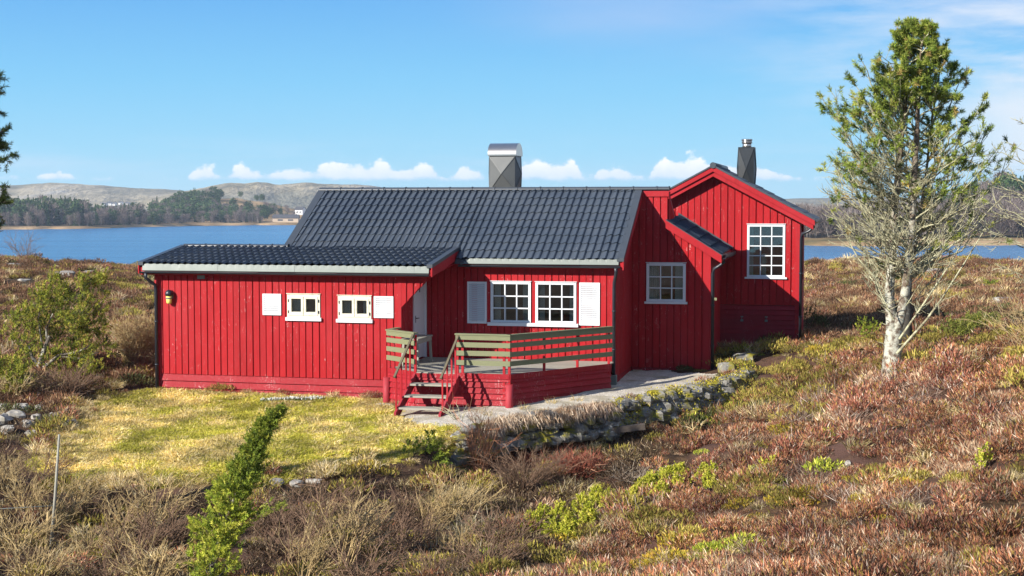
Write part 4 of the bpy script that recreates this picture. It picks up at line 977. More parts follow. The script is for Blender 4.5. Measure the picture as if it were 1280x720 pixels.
ROCKS2 = [(1085,604,5,.7),(1096,612,5,.6),(1060,580,4,.7),(1252,556,7,.6),(1170,611,6,.5),(1115,625,5,.5),(896,700,7,.6),(1265,702,6,.6),(1070,706,6,.5),(960,697,6,.6)]
RBIG = [(1158,344,30,.35),(1222,362,14,.3),(1258,378,12,.4),(1036,358,16,.25),(80,344,18,.3),(112,342,12,.3),(30,352,7,.5),(18,332,14,.25),(908,466,12,.8),(930,452,16,.5),(938,438,10,.4),(346,606,9,.6),(372,606,10,.45),(392,604,8,.5)]
rk = [(hit(a, b), c) for a, b, c, _ in ROCKS + ROCKS2 + RBIG]
JUN = [(664,664,13),(680,655,14),(700,650,14),(722,642,14),(745,632,14),(762,634,10),(690,676,10),(712,668,12),(735,655,11),(790,632,11),(812,612,14),(832,606,14),(848,600,11),(826,626,13),(846,618,10),(800,622,12),(878,602,9),(886,610,8),(890,600,7),(940,606,7),(952,600,8),(962,594,6)]
jk = [(hit(a, b + r * .4), r) for a, b, r in JUN]
def clear_rocks(x, y):
    ok = np.ones(len(x), bool)
    for p, c in jk: ok &= np.hypot(x - p.x, (y - p.y)) > c / F * p.y * .95
    for p, c in rk: r = c / F * p.y; ok &= np.hypot(x - p.x, (y - p.y) * .8) > r * 1.2 + .08
    return ok
XS, YS, SS = [], [], []
for y0, y1, de, s0, s1 in ((10.5, 16, 26, .75, 1.05), (16, 24, 21, .8, 1.15), (24, 40, 12, .9, 1.4), (40, 62, 8, .9, 1.5), (62, 105, 4.5, 1.1, 1.9), (105, 135, 1.0, 1.6, 2.4)):
    x, y = cand(y0, y1, de); k = keep_out(x, y) & clear_rocks(x, y); x, y = x[k], y[k]; XS.append(x); YS.append(y); SS.append(rg.uniform(s0, s1, len(x)))
x, y, s = map(np.concatenate, (XS, YS, SS)); z = height(x, y); k = z > WATER + .4; x, y, s, z = x[k], y[k], s[k], z[k]
n = len(x); f1, f2, f3 = fbm(x * .45, y * .45, 71, 4), fbm(x * .9, y * .9, 72, 3), fbm(x * .25, y * .25, 73, 3)
u = rg.uniform(0, 1, n); idx = np.where(u < .5, 0, 1)
idx[(f2 > .56) & (u > .35)] = 2
idx[(f1 > .585) & (u > .3)] = 3; idx[(f1 < .36) & (u > .35)] = 7
idx[(rg.uniform(0, 1, n) < .06)] = 5; idx[rg.uniform(0, 1, n) < .035] = 3
wx, wy = x + (fbm(x * 1.5, y * 1.5, 96, 3) - .5) * .7, y + (fbm(x * 1.5, y * 1.5, 97, 3) - .5) * .7
F1, ED, CID = worley(wx, wy, .85, 5); _, _, CI2 = worley(wx, wy, .85, 40)
cl = (CID * .65 + .35 * np.clip((fbm(x * .3, y * .3, 98, 3) - .3) * 2.5, 0, 1))         # one kind of plant per clump, drifting over the slope
idx = np.select([cl < .33, cl < .58, cl < .62, cl < .68, cl < .725, cl < .755, cl < .78], [0, 1, 2, 7, 3, 9, 8], 0)
mixu = rg.uniform(0, 1, n); idx = np.where(mixu < .06, 8, np.where(mixu < .09, 2, np.where(mixu < .20, 1, np.where(mixu < .27, 5, idx))))
far = (y > 40) | ((x < -6) & (y > 30)); fu = rg.uniform(0, 1, n)
dkf = fbm(x * .16, y * .16, 55, 3)
idx[far & (fu < .5)] = 6; idx[far & (fu >= .5) & (fu < .68)] = 7; idx[far & (fu > .93)] = 5
idx[far & (f3 > .55) & (x > 0) & (fu > .25)] = 0; idx[far & (f2 > .60) & (fu > .3) & (x > 0)] = 5
idx[far & (f1 > .62) & (fu > .4)] = 7; idx[far & (f1 < .34) & (fu > .3)] = 4
hol = (np.hypot((x - 1.35) / 2.4, (y - 29.3) / 1.5) < 1); idx[hol & (fu < .75)] = 10  # the hollow's shade put into the colour of its cover
px = x / y * F + 640                                                    # zones of the moor, by bearing and distance
zone = (px > 990) & (px < 1110) & (y > 41) & (y < 58); idx[zone & (fu < .75)] = 6  # dark heather where the house shades the moor: shade put into colour
zone = (x > 4.2) & (x < 7.5) & (y > 33) & (y < 44) ; idx[zone & (fu < .35)] = 4; idx[zone & (fu > .7)] = 7; idx[zone & (fu > .55) & (fu < .63)] = 9
zone = (x > 6) & (x < 12) & (y > 30) & (y < 40); idx[zone & (fu < .3)] = 7
# the gully and the bank below the path: litter darkened for the shade between stems, dry grass, brown stalks
gul = (x < 3.2) & (y < 33) & (x > -12) & (x < 2.2 - (27 - y) * .22)
idx[gul & (fu < .10)] = 5; idx[gul & (fu >= .10) & (fu < .80)] = 10; idx[gul & (fu > .80) & (fu < .92)] = 7
pd = poly_dist(x, y, PATH); idx[(pd < .7) & (pd > 0) & (fu < .75) & (x < 4)] = 5
ld = poly_dist(x, y, LAWN); idx[(ld < .5) & (fu < .7)] = 5
s = np.where((pd < .5) | (ld < .3), s * .7, s); s = np.where((idx == 5) & (y < 40), s * .72, s)
gap = (y < 42) & (ED < .09 + .06 * (fbm(x * 2, y * 2, 93, 2) - .5)); idx[gap & (fu < .8)] = 10; s = s * (.50 + .55 * sst(.02, .45, ED) + .45 * (fbm(x * 1.3, y * 1.3, 94, 3) - .3)); s = np.where(gap, s * .6, s)  # gaps between clumps get the darkest cover, shade put into colour
z = z + np.where((y < 42) & ~gap, .10 * sst(.05, .5, ED) - .03, -.02)
tint = np.clip(.5 + (fbm(x * .7, y * .7, 77, 4) - .5) * 1.6 + (CI2 - .5) * .7 + rg.normal(0, .10, n), 0, 1)
sc_o = scatter('heather', np.stack([x, y, z], 1), s, idx, tint, HP)
sc_o['label'] = 'reddish brown heather, dry grass and moss covering the moor'; sc_o['category'] = 'ground cover'
# --- lawn
LP = [proto(grassy(90, .13, .05, .11, .011, LAWNC, .9, (.5, -.15)), 'grass'), proto(grassy(90, .13, .05, .12, .011, LAWNG, .7, (.4, -.1)), 'grass'), proto(grassy(70, .14, .05, .13, .011, [(3, (.76, .60, .24)), (3, (.66, .50, .18)), (1, (.84, .72, .42)), (1, (.34, .26, .07))], .9, (.6, -.15)), 'grass')]
la_ = np.array([p[:2] for p in LAWN]); nn = 15000
x = rg.uniform(la_[:, 0].min() - .4, la_[:, 0].max() + .4, nn); y = rg.uniform(la_[:, 1].min() - .4, la_[:, 1].max() + .4, nn)
k = (poly_dist(x, y, LAWN) + (fbm(x * 1.2, y * 1.2, 5, 3) - .5) * .8 < .2) & (poly_dist(x, y, PATH) > 0) & (poly_dist(x, y, HOUSE) > 0); x, y = x[k], y[k]; n = len(x)
f1, f2 = fbm(x * 2.0, y * .8, 81, 4), fbm(x * 1.8, y * 1.8, 82, 3); u = rg.uniform(0, 1, n)
idx = np.where(f1 + (u - .5) * .35 > .60, 2, np.where(f1 + (u - .5) * .35 < .43, 1, 0))
g_ = scatter('lawn_grass', np.stack([x, y, height(x, y)], 1), rg.uniform(.6, 1.25, n) * (.6 + .9 * fbm(x * 2.6, y * 2.6, 83, 2)), idx, np.clip(.5 + (f2 - .5) * 2.0 + rg.normal(0, .1, n), 0, 1), LP)
g_['label'] = 'short yellow green lawn grass in front of the red wall'; g_['category'] = 'grass'
# --- dry stalks and leaf litter along the gravel edge handled by the same cover; snowdrops by the wall
nb = NB(); A, B = hit(326, 504), hit(404, 501); n = 900; k = rg.uniform(0, 1, n)
b = np.stack([A.x + (B.x - A.x) * k, A.y + (B.y - A.y) * k + rg.normal(0, .07, n), np.zeros(n)], 1); b[:, 2] = height(b[:, 0], b[:, 1])
d = rg.normal(0, .35, (n, 3)); d[:, 2] = 1; nb.blades(b, b + d * rg.uniform(.06, .13, (n, 1)), .014, pick([(1, (.06, .12, .04)), (1, (.10, .17, .06))], n), .2, rg)
w_ = rg.choice(n, 280); tp = b[w_] + d[w_] * .10; nb.spikes(tp + [0, 0, .015], tp - [0, 0, .025] + rg.normal(0, .010, (280, 3)), .028, pick([(1, (.76, .78, .74))], 280, .1), rg)
sd = nb.build('snowdrops', M['leaf']); tag(sd, 'row of small white spring flowers in the lawn by the red wall', 'flowers', kind='stuff')

# --- bare shrubs: every stem forks twice
def shrub_paths(rs, n, h, spread, lean=(0, 0), sub=4, arch=.25):
    P = []
    for i in range(n):
        a = rs.uniform(0, 6.283); r = spread * .22 * rs.uniform(0, 1); o = np.array([r * math.cos(a), r * math.sin(a), -.05])
        d = np.array([math.cos(a) * rs.uniform(.1, 1) * spread + lean[0], math.sin(a) * rs.uniform(.1, 1) * spread + lean[1], h * rs.uniform(.6, 1.05)])
        pts = [o]; k = 6
        for j in range(1, k + 1):
            t_ = j / k; pts.append(o + d * t_ + np.array([d[0], d[1], -abs(d[2]) * .5]) * arch * t_ * t_ + rs.normal(0, .035 * h, 3) * t_)
        P.append((pts, .0095, .003))
        for q in range(sub):
            j = rs.integers(2, k); s0 = pts[j]; L = h * rs.uniform(.2, .5); dd = (pts[j] - pts[j-1]); dd = dd / np.linalg.norm(dd) + rs.normal(0, .5, 3); dd[2] = abs(dd[2]) * .8; dd /= np.linalg.norm(dd)
            p2 = [s0 + dd * L * t_ + rs.normal(0, .02 * h, 3) * t_ for t_ in (0, .33, .66, 1)]; P.append((p2, .006, .002))
            for r_ in range(2):
                s1 = p2[rs.integers(1, 3)]; d3 = dd + rs.normal(0, .6, 3); d3 /= np.linalg.norm(d3); P.append(([s1, s1 + d3 * L * .25, s1 + d3 * L * .5 + [0, 0, L * .05]], .0045, .0018))
    return P
def paths_mb(P, thick=1.0):
    mb = MB()
    for pts, r0, r1 in P: mb.tube(pts, [(r0 + (r1 - r0) * i / (len(pts) - 1)) * thick for i in range(len(pts))], 3, False)
    return mb
SH = []
for i, (n_, h_, sp_, mat) in enumerate(((24, .85, .55, 'twig'), (24, .85, .6, 'twig_d'), (28, .7, .7, 'twig_d'), (20, 1.05, .45, 'twig'))):
    mb = paths_mb(shrub_paths(np.random.default_rng(30 + i), n_, h_, sp_, (.18, 0)), 1.1); o = mb.build('bare_shrub', M[mat]); SH.append(o)
spots = [(20,690),(60,672),(110,700),(165,705),(30,640),(90,645),(150,672),(200,690),(5,610),(360,700),(390,680),(430,706),(450,668),(500,700),(480,680),(535,668),(565,700),(400,655),(195,662),(50,612),(570,655),(340,672),(620,684),(130,735),(40,735),(450,740),(540,735),(380,735),(185,740),(610,720),(500,655),(110,660)]
first = set()
for i, (px_, py_) in enumerate(spots):
    v = i % 4 if px_ > 250 else (0, 3, 0, 1)[i % 4]; p = hit(px_, py_)
    if v in first: o = SH[v].copy(); col.objects.link(o)
    else: o = SH[v]; first.add(v)
    o.location = p; o.rotation_euler = (0, 0, rnd.uniform(-.7, .7)); k = rnd.uniform(.8, 1.15); o.scale = (k, k, k * rnd.uniform(.85, 1.15))
    tag(o, 'leafless twiggy shrub in the brown thicket below the lawn edge', 'shrub', 'leafless shrubs in the thicket below the lawn')
def one_shrub(label, px_, py_, n_, h_, sp_, mat, lean=(0, 0), thick=1.0, sub=4, seed=1, arch=.25):
    mb = paths_mb(shrub_paths(np.random.default_rng(seed), n_, h_, sp_, lean, sub, arch), thick); o = mb.build('bare_shrub', M[mat]); o.location = hit(px_, py_); return tag(o, label, 'shrub')
one_shrub('tall red stemmed bare shrub at the left end of the stone wall', 598, 606, 46, 1.55, .42, 'twig_r', (.05, 0), 1.0, 2, 61, .06)
one_shrub('low tangle of brown dead stalks hanging over the bank right of the red stemmed shrub', 655, 612, 90, .95, .75, 'twig_d', (.05, -.05), .85, 2, 62, .3)
one_shrub('pale dry bare bush between the green juniper and the corner of the house', 165, 462, 110, 1.55, .62, 'twig', (.15, 0), 1.2, 4, 63)
one_shrub('short brown bare bush close to the left corner of the house', 186, 470, 60, .9, .5, 'twig_d', (.1, 0), 1.2, 4, 64)
one_shrub('thin grey leafless saplings on the far left crest above the water', 30, 334, 12, 2.4, .8, 'twig_d', (0, 0), 1.4, 5, 65)
one_shrub('bare thorny bush on the heather at the right edge', 1300, 455, 18, 1.5, .6, 'twig', (-.4, 0), 1.0, 4, 66)
one_shrub('tangled brown bare scrub around the trunk of the bent juniper', 82, 500, 60, .9, .9, 'twig_d', (.1, 0), 1.2, 4, 68)
one_shrub('low bare scrub left of the trunk of the bent juniper', 18, 500, 40, .8, .8, 'twig', (.1, 0), 1.2, 4, 69)
one_shrub('few curved dead stalks standing by the foot of the veranda steps', 575, 526, 9, .55, .5, 'twig_l', (0, 0), 1.1, 1, 67, .6)

# --- grass tussocks
def tussock(label, px_, py_, cols, n_, rad, l0, l1, wind=(.3, -.2), w_=.013):
    nb = grassy(n_, rad, l0, l1, w_, cols, .7, wind); o = nb.build('grass_tussock', M['leaf']); o.location = hit(px_, py_); return tag(o, label, 'grass')
tussock('tall straw coloured grass tussock beyond the right end of the stone wall', 958, 522, STRAW, 420, .42, .3, .62, (.5, -.1))
tussock('blond dry grass tussock in the gully below the timber beam', 722, 622, STRAW, 380, .3, .25, .5)
def drape(label, p0, p1, cols, n_, l0=.25, l1=.55):
    x0, x1 = hit(*p0).x, hit(*p1).x; x = rg.uniform(x0, x1, n_); yb = np.interp(x, WALLX, WALLY) + rg.normal(0, .10, n_) + .02; z = height(x, np.interp(x, WALLX, WALLY) + .3) + rg.uniform(-.02, .10, n_)
    c0 = np.array([(x0 + x1) / 2, np.interp((x0 + x1) / 2, WALLX, WALLY), z.mean()]); b = np.stack([x, yb, z], 1) - c0; L = rg.uniform(l0, l1, n_)[:, None]
    clump = rg.normal(0, .35, 14)[(np.abs(x - x0) / abs(x1 - x0) * 13.9).astype(int)]
    d1 = np.stack([clump * .6 + rg.normal(0, .3, n_), rg.uniform(-1, -.25, n_), rg.uniform(.1, .8, n_)], 1); d1 /= np.linalg.norm(d1, axis=1, keepdims=True); m1 = b + d1 * L * .45; d2 = d1 * .5 + np.stack([rg.normal(0, .15, n_), -.15 * np.ones(n_), -rg.uniform(.6, 1.3, n_)], 1); d2 /= np.linalg.norm(d2, axis=1, keepdims=True)
    nb = NB(); c = pick(cols, n_); nb.blades(b, m1, .014, c, .12, rg); nb.spikes(m1 - d1 * .02, m1 + d2 * L * .6, .013, c, rg); o = nb.build('grass_tussock', M['leaf']); o.location = c0; tag(o, label, 'grass')
BRG = [(3, (.60, .43, .28)), (3, (.78, .63, .45)), (2, (.44, .27, .16)), (1, (.16, .1, .06))]
drape('brown dry grass hanging over the wall top left of the timber beam', (668, 534), (716, 526), BRG, 1500)
drape('brownish grass clump on the wall top above the timber beam', (718, 526), (762, 518), [(3, (.56, .40, .28)), (2, (.74, .59, .43)), (1, (.2, .12, .08))], 1200)
drape('grey brown grass curtain on the wall top nearest the red stemmed shrub', (606, 542), (664, 532), [(3, (.56, .42, .29)), (3, (.76, .62, .45)), (1, (.2, .13, .08))], 1500)
drape('sparse straw tufts along the wall top by the mossy stones', (764, 518), (850, 500), STRAW, 260, .15, .35)
tussock('rust red dead fern clump hanging under the wall grass', 668, 584, [(3, (.50, .14, .07)), (2, (.36, .09, .055)), (1, (.62, .33, .2)), (1, (.1, .04, .03))], 1300, .55, .3, .6, (.05, -.5), .018)
tussock('dark red dead fern clump beside the gully post', 722, 588, [(3, (.36, .115, .07)), (2, (.25, .08, .05)), (1.5, (.50, .28, .17)), (1, (.1, .04, .03))], 1100, .45, .3, .6, (.0, -.5), .018)
tussock('pale grass mound in the gully left of the red stalks', 560, 630, [(2, (.46, .40, .26)), (2, (.32, .27, .15)), (1, (.2, .19, .06))], 520, .5, .3, .55, (.5, -.6))
tussock('broad pale grass mound at the foot of the gully', 610, 668, [(2, (.46, .40, .28)), (2, (.34, .28, .18)), (1, (.2, .19, .06))], 520, .55, .3, .55, (.5, -.6))
tussock('greyish grass mound in the gully right of the post', 800, 598, [(2, (.44, .36, .27)), (2, (.33, .25, .19))], 420, .42, .25, .5, (.3, -.5))
for i, (a, b) in enumerate(((610, 520), (655, 512), (690, 505), (720, 502))):
    o = grassy(40, .1, .12, .28, .012, STRAW, .5).build('grass_tuft', M['leaf']); o.location = hit(a, b); tag(o, 'tiny dry grass tuft at the foot of the veranda skirt', 'grass', 'dry tufts along the veranda skirt')

# --- junipers: plumes of short needles
JG = [(3, (.25, .30, .035)), (3, (.17, .22, .028)), (2, (.35, .36, .05)), (1, (.09, .12, .02))]
JB = [(3, (.56, .54, .07)), (3, (.42, .44, .045)), (2, (.66, .60, .12)), (1, (.22, .24, .03))]
JD = [(3, (.22, .25, .035)), (3, (.31, .32, .045)), (2, (.42, .39, .06)), (2, (.08, .10, .02)), (.7, (.46, .33, .09))]
def plumes(nb, base, dirs, L, cols, per=16, nl=.055, w_=.012):
    n_ = len(base); t_ = rg.uniform(.05, 1, (n_, per)); L = np.broadcast_to(np.asarray(L), (n_,))
    b = base[:, None, :] + dirs[:, None, :] * (t_ * L[:, None])[..., None]; d = dirs[:, None, :] * .9 + rg.normal(0, .62, (n_, per, 3)); d /= np.linalg.norm(d, axis=2, keepdims=True)
    ln = nl * rg.uniform(.7, 1.2, (n_, per, 1)) * (1.15 - .45 * t_[..., None]); c = np.repeat(pick(cols, n_), per, 0) * rg.uniform(.8, 1.2, (n_ * per, 1))
    nb.spikes(b.reshape(-1, 3), (b + d * ln).reshape(-1, 3), w_, c, rg)
# leaning column juniper in the foreground
jt = thing('juniper_tree', 'slender bright green juniper leaning right in the foreground thicket', 'tree', tuple(hit(258, 742)))
J0 = np.array(jt.location); dj = J0[1]
spine = np.array([atd(a, b, dj + .008 * (742 - b)) for a, b in ((256, 756), (262, 716), (275, 672), (292, 625), (305, 590), (318, 560), (330, 535), (348, 516))]) - J0; spine[0][2] -= .1
tt = np.linspace(0, 1, len(spine)); sp_at = lambda k: np.stack([np.interp(k, tt, spine[:, i]) for i in range(3)], -1)
m = MB(); m.tube([sp_at(k) for k in np.linspace(0, 1, 9)], list(np.linspace(.032, .007, 9)), 6); m.build('trunk', M['bark'], jt)
NCL = 150; kc = np.sort(rg.uniform(0, 1, NCL) ** 1.2); ac = rg.uniform(0, 6.283, NCL)
R_ = np.interp(kc, [0, .12, .3, .5, .65, .8, 1], [.44, .37, .26, .16, .09, .055, .02]) * rg.uniform(.15, 1.35, NCL)
oc = np.stack([np.cos(ac), np.sin(ac), np.zeros(NCL)], 1); cc = sp_at(kc) + oc * R_[:, None] + np.stack([np.zeros(NCL), np.zeros(NCL), R_ * .25], 1)
m = MB()
for i in range(NCL):
    b_ = sp_at(np.array([max(0, kc[i] - .05)]))[0]; m.tube([b_, (b_ + cc[i]) / 2 + [0, 0, -.02], cc[i]], [.010, .007, .004], 4, False)
m.build('branches', M['dbark'], jt)
per_ = 17; k = np.repeat(kc, per_); a = np.repeat(ac, per_); o_ = np.repeat(oc, per_, 0); n_ = len(k)
base = np.repeat(cc, per_, 0) + rg.normal(0, 1, (n_, 3)) * (np.interp(k, [0, .5, 1], [.085, .06, .03]))[:, None]; dirs = o_ * .7 + [.12, 0, .75] + rg.normal(0, .3, (n_, 3)); dirs /= np.linalg.norm(dirs, axis=1, keepdims=True)
nb = NB(); low = k < .45; plumes(nb, base[low], dirs[low], .12, [(3, (.46, .48, .06)), (3, (.32, .38, .045)), (1.5, (.58, .56, .10)), (1.2, (.12, .16, .02)), (.5, (.35, .22, .09))], 30, .058, .0115); plumes(nb, base[~low], dirs[~low], .12, JG, 28, .055, .0115)
kb = rg.uniform(0, 1, 70); sb = sp_at(np.full(70, .36)) + np.outer(kb, [.75, 0, .14]) + rg.normal(0, .05, (70, 3)); plumes(nb, sb, np.tile([.8, 0, .5], (70, 1)) + rg.normal(0, .2, (70, 3)), .1, [(2, (.3, .3, .06)), (2, (.2, .25, .03))], 18)
nb.build('crown', M['leaf'], jt)
def lumps(name, label, cat, d_, blobs, cols, base_px, trunk=None, per=20, dens=420, up=(.25, 0, .8), L=.15, nl=.065, dsp=.9, mat='dbark', w_=.019):
    p0 = atd(*base_px, d_) if not isinstance(base_px, Vector) else np.array(base_px); p0 = np.array([p0[0], p0[1], hz(p0[0], p0[1])])
    th_ = thing(name, label, cat, tuple(p0)); nb = NB()
    for a, b, r in blobs:
        c = atd(a, b, d_ + rg.normal(0, .25)) - p0; rm_ = r / F * d_; n2 = max(12, int(dens * rm_ ** 2 * 3.2)); ns = max(4, int(6 + rm_ ** 2 * 55)); q = rg.normal(size=(ns, 3)); q /= np.linalg.norm(q, axis=1, keepdims=True)
        q *= rm_ * rg.uniform(.2, 1.15, (ns, 1)) ** .6; q = q[rg.integers(0, ns, n2)] + rg.normal(0, 1, (n2, 3)) * min(.085, rm_ * .3); q[:, 1] *= dsp
        dr = q / rm_ * .55 + np.array(up) + rg.normal(0, .3, (n2, 3)); dr /= np.linalg.norm(dr, axis=1, keepdims=True); pp = c + q
        gz = height(pp[:, 0] + p0[0], pp[:, 1] + p0[1]) - p0[2]; ok = pp[:, 2] > gz - .03; plumes(nb, pp[ok], dr[ok], L, cols, per, nl, w_)
    nb.build('crown', M['leaf'], th_)
    if trunk:
        m = MB()
        for pts, r0, r1 in trunk:
            q = [atd(a, b, d_) - p0 for a, b in pts]; m.tube(q, list(np.linspace(r0, r1, len(q))), 7)
        m.build('trunk', M[mat], th_)
    return th_
lumps('juniper_tree', 'spreading wind bent green juniper with a twisted grey trunk left of the house', 'tree', 37.2,
      [(22,402,13),(12,416,10),(36,390,15),(54,370,15),(68,358,12),(60,392,18),(86,374,16),(102,360,12),(120,352,11),(131,346,6),(92,398,17),(116,384,15),(126,368,10),(44,420,14),(74,418,17),(102,418,15),(120,404,12),(28,436,12),(84,440,15),(106,438,13),(62,446,12),(92,458,14),(112,462,12),(40,462,12),(18,456,12),(74,470,13),(128,430,11),(100,476,10)],
      JD, (56, 474), [([(52,482),(54,472),(49,456),(54,440),(62,420)], .11, .04), ([(49,456),(40,446),(36,432)], .06, .025), ([(54,460),(74,444),(98,440),(112,432)], .05, .015), ([(60,450),(58,410),(66,392)], .04, .015), ([(70,445),(100,448),(124,440)], .025, .008), ([(54,440),(48,400),(50,384)], .03, .01)], mat='bark', dens=330)
lumps('juniper_shrub', 'low yellow green juniper at the left edge below the bent juniper', 'shrub', 35.0, [(5,462,16),(22,470,12),(-8,455,16),(12,482,10),(30,484,8)], JD, (8, 492))
lumps('juniper_shrub', 'feathery green juniper on the bank left of the red stalks', 'shrub', 29.6, [(520,568,14),(540,556,12),(545,572,12),(500,578,8),(528,585,14),(488,585,7)], JG, (528, 590), None, 18, 420, (.35, 0, .6))
def creeping(label, blobs, cols=JB):
    a0, b0, _ = blobs[len(blobs) // 2]; h_ = hit(a0, b0 + 6); th_ = thing('creeping_juniper', label, 'shrub', tuple(h_)); nb = NB(); p0 = np.array(h_)
    for a, b, r in blobs:
        c = hit(a, b + r * .4); rm_ = r / F * c.y; n2 = max(10, int(1900 * rm_ ** 2 * 3.14)); q = rg.normal(size=(n2, 2)) * rm_ * .55; pp = np.stack([c.x + q[:, 0], c.y + q[:, 1] * .9, np.zeros(n2)], 1)
        pp[:, 2] = height(pp[:, 0], pp[:, 1]) + .06 + .30 * rg.uniform(0, 1, n2) * np.exp(-(q ** 2).sum(1) / (rm_ ** 2)); dr = rg.normal(0, .45, (n2, 3)); dr[:, 2] = np.abs(dr[:, 2]) * .5 + .55; dr /= np.linalg.norm(dr, axis=1, keepdims=True)
        plumes(nb, pp - p0, dr, .09, cols, 24, .042, .017)
    nb.build('foliage', M['leaf'], th_); m = MB()
    for a, b, r in blobs[::2]:
        c = np.array(hit(a, b + r * .4)) - p0; m.tube([(0, 0, 0), c * .5 + [0, 0, .05], c + [0, 0, .09]], [.014, .01, .005], 5)
    m.build('stem', M['dbark'], th_)
creeping('bright green creeping juniper at the bottom centre below the gully', JUN[:9])
creeping('bright green creeping juniper in the heather right of the gully', JUN[9:16])
creeping('small yellow green juniper sprig in the heather right of the larger patches', JUN[16:19])
creeping('small bright green juniper sprig far right in the heather', JUN[19:])
creeping('tiny green juniper sprout by the yellow moss at the right', [(1226,592,5),(1232,584,4)])
creeping('dark green clump below the stone wall', [(858,540,9),(872,536,9)], CROW)
lumps('juniper_shrub', 'spreading light green juniper on the moor right of the pine trunk', 'shrub', 36.5, [(1165,425,13),(1182,428,13),(1200,420,14),(1214,412,13),(1230,404,12),(1244,408,9),(1190,412,10),(1222,420,12),(1160,436,8),(1210,430,10)], [(3, (.19, .21, .035)), (2, (.14, .16, .03)), (2, (.26, .26, .06)), (1, (.10, .1, .03))], (1200, 438), None, 18, 420, (.5, 0, .5))
lumps('juniper_shrub', 'small round green bush on the moor near the right edge', 'shrub', 58, [(1234,360,8),(1246,356,8),(1242,364,8),(1252,361,6)], JG, (1242, 368), None, 18, 300)
lumps('juniper_shrub', 'dark green shrub beside the right corner of the rear wing', 'shrub', 44, [(1010,398,10),(1018,410,11),(1030,418,10),(1012,422,9),(1040,425,8),(1026,406,8)], CROW, (1020, 432), None, 18, 260)
lumps('juniper_shrub', 'yellow green tuft of juniper left of the pine trunk', 'shrub', 38, [(1082,408,8),(1092,412,7),(1076,416,7)], JG, (1084, 424), None, 18, 300)

# --- the big pine
pine = thing('pine_tree', 'tall pine with lichen grey forked trunk and bare lower limbs right of the house', 'tree', tuple(hit(1115, 466)))
PP = np.array(pine.location); dp = PP[1]; S = dp / F
pl = lambda a, b, dy=0.0: atd(a, b, dp + dy) - PP
def poly_at(pts, k):
    pts = np.asarray(pts); tt = np.linspace(0, 1, len(pts)); return np.array([np.interp(k, tt, pts[:, i]) for i in range(3)])
stems = [([pl(1115,474), pl(1115,462), pl(1116,440), pl(1117,412)], .23, .165),
         ([pl(1116,418), pl(1113,380,.05), pl(1115,320,.1), pl(1120,240,.1), pl(1128,150,.05), pl(1136,85), pl(1143,24)], .125, .012),
         ([pl(1119,418), pl(1129,385,-.1), pl(1138,320,-.2), pl(1143,240,-.25), pl(1147,160,-.2), pl(1150,100,-.2), pl(1153,48,-.2)], .115, .012),
         ([pl(1134,350), pl(1142,315,.2), pl(1150,270,.4), pl(1158,210,.6), pl(1166,150,.6), pl(1176,80,.6)], .05, .010)]
m = MB()
for pts, r0, r1 in stems: m.tube([poly_at(pts, k) + rg.normal(0, .012, 3) for k in np.linspace(0, 1, 14)], [r0 + (r1 - r0) * k for k in np.linspace(0, 1, 14)], 9)
m.build('trunk', M['pbark'], pine)
tw = MB(); ndl = NB(); NC = [(3, (.20, .27, .04)), (3, (.28, .335, .055)), (2, (.40, .42, .09)), (1.6, (.08, .115, .02)), (.8, (.46, .33, .11))]
tips_b, tips_d = [], []
def limb(o, tip, r0, up, leafy, sub=5, twig_n=3):
    o, tip = np.array(o), np.array(tip); L = np.linalg.norm(tip - o); k = 6
    pts = [o + (tip - o) * t_ + np.array([0, 0, up * L]) * (t_ * t_ - t_) + rg.normal(0, .022 * L, 3) * math.sin(math.pi * t_) for t_ in np.linspace(0, 1, k + 1)]
    tw.tube(pts, list(np.linspace(r0, .006, k + 1)), 5, False)
    def tipat(p, d, pr):
        if rg.uniform() < pr: tips_b.append(p); tips_d.append(d / (np.linalg.norm(d) + 1e-9))
    tipat(pts[-1], pts[-1] - pts[-2], leafy * 1.2)
    for q in range(sub):
        f = rg.uniform(.25, .95); i = min(k - 1, int(f * k)); s0 = pts[i] + (pts[i+1] - pts[i]) * (f * k - i); d = (pts[i+1] - pts[i]); d = d / np.linalg.norm(d) + rg.normal(0, .55, 3); d[2] += .35; d /= np.linalg.norm(d)
        l2 = L * rg.uniform(.18, .42) * (1.1 - f * .5); e = s0 + d * l2; tw.tube([s0, s0 + d * l2 * .5 + rg.normal(0, .03 * l2, 3), e], [.009, .006, .004], 4, False); tipat(e, d, leafy); tipat(s0 + d * l2 * .6, d + [0, 0, .4], leafy * .7)
        for r_ in range(twig_n):
            s1 = s0 + d * l2 * rg.uniform(.2, .95); d2 = d + rg.normal(0, .75, 3); d2[2] += .25; d2 /= np.linalg.norm(d2); l3 = l2 * rg.uniform(.25, .6); tw.tube([s1, s1 + d2 * l3 * .5, s1 + d2 * l3 + [0, 0, .02]], [.006, .0045, .003], 3, False); tipat(s1 + d2 * l3, d2, leafy)
HWL = interp([(20, 8), (50, 34), (80, 60), (110, 78), (150, 104), (200, 106), (240, 110), (300, 90), (360, 60)])
HWR = interp([(20, 10), (50, 40), (80, 56), (110, 70), (150, 96), (200, 104), (240, 100), (300, 84), (360, 60)])
nl_ = 150
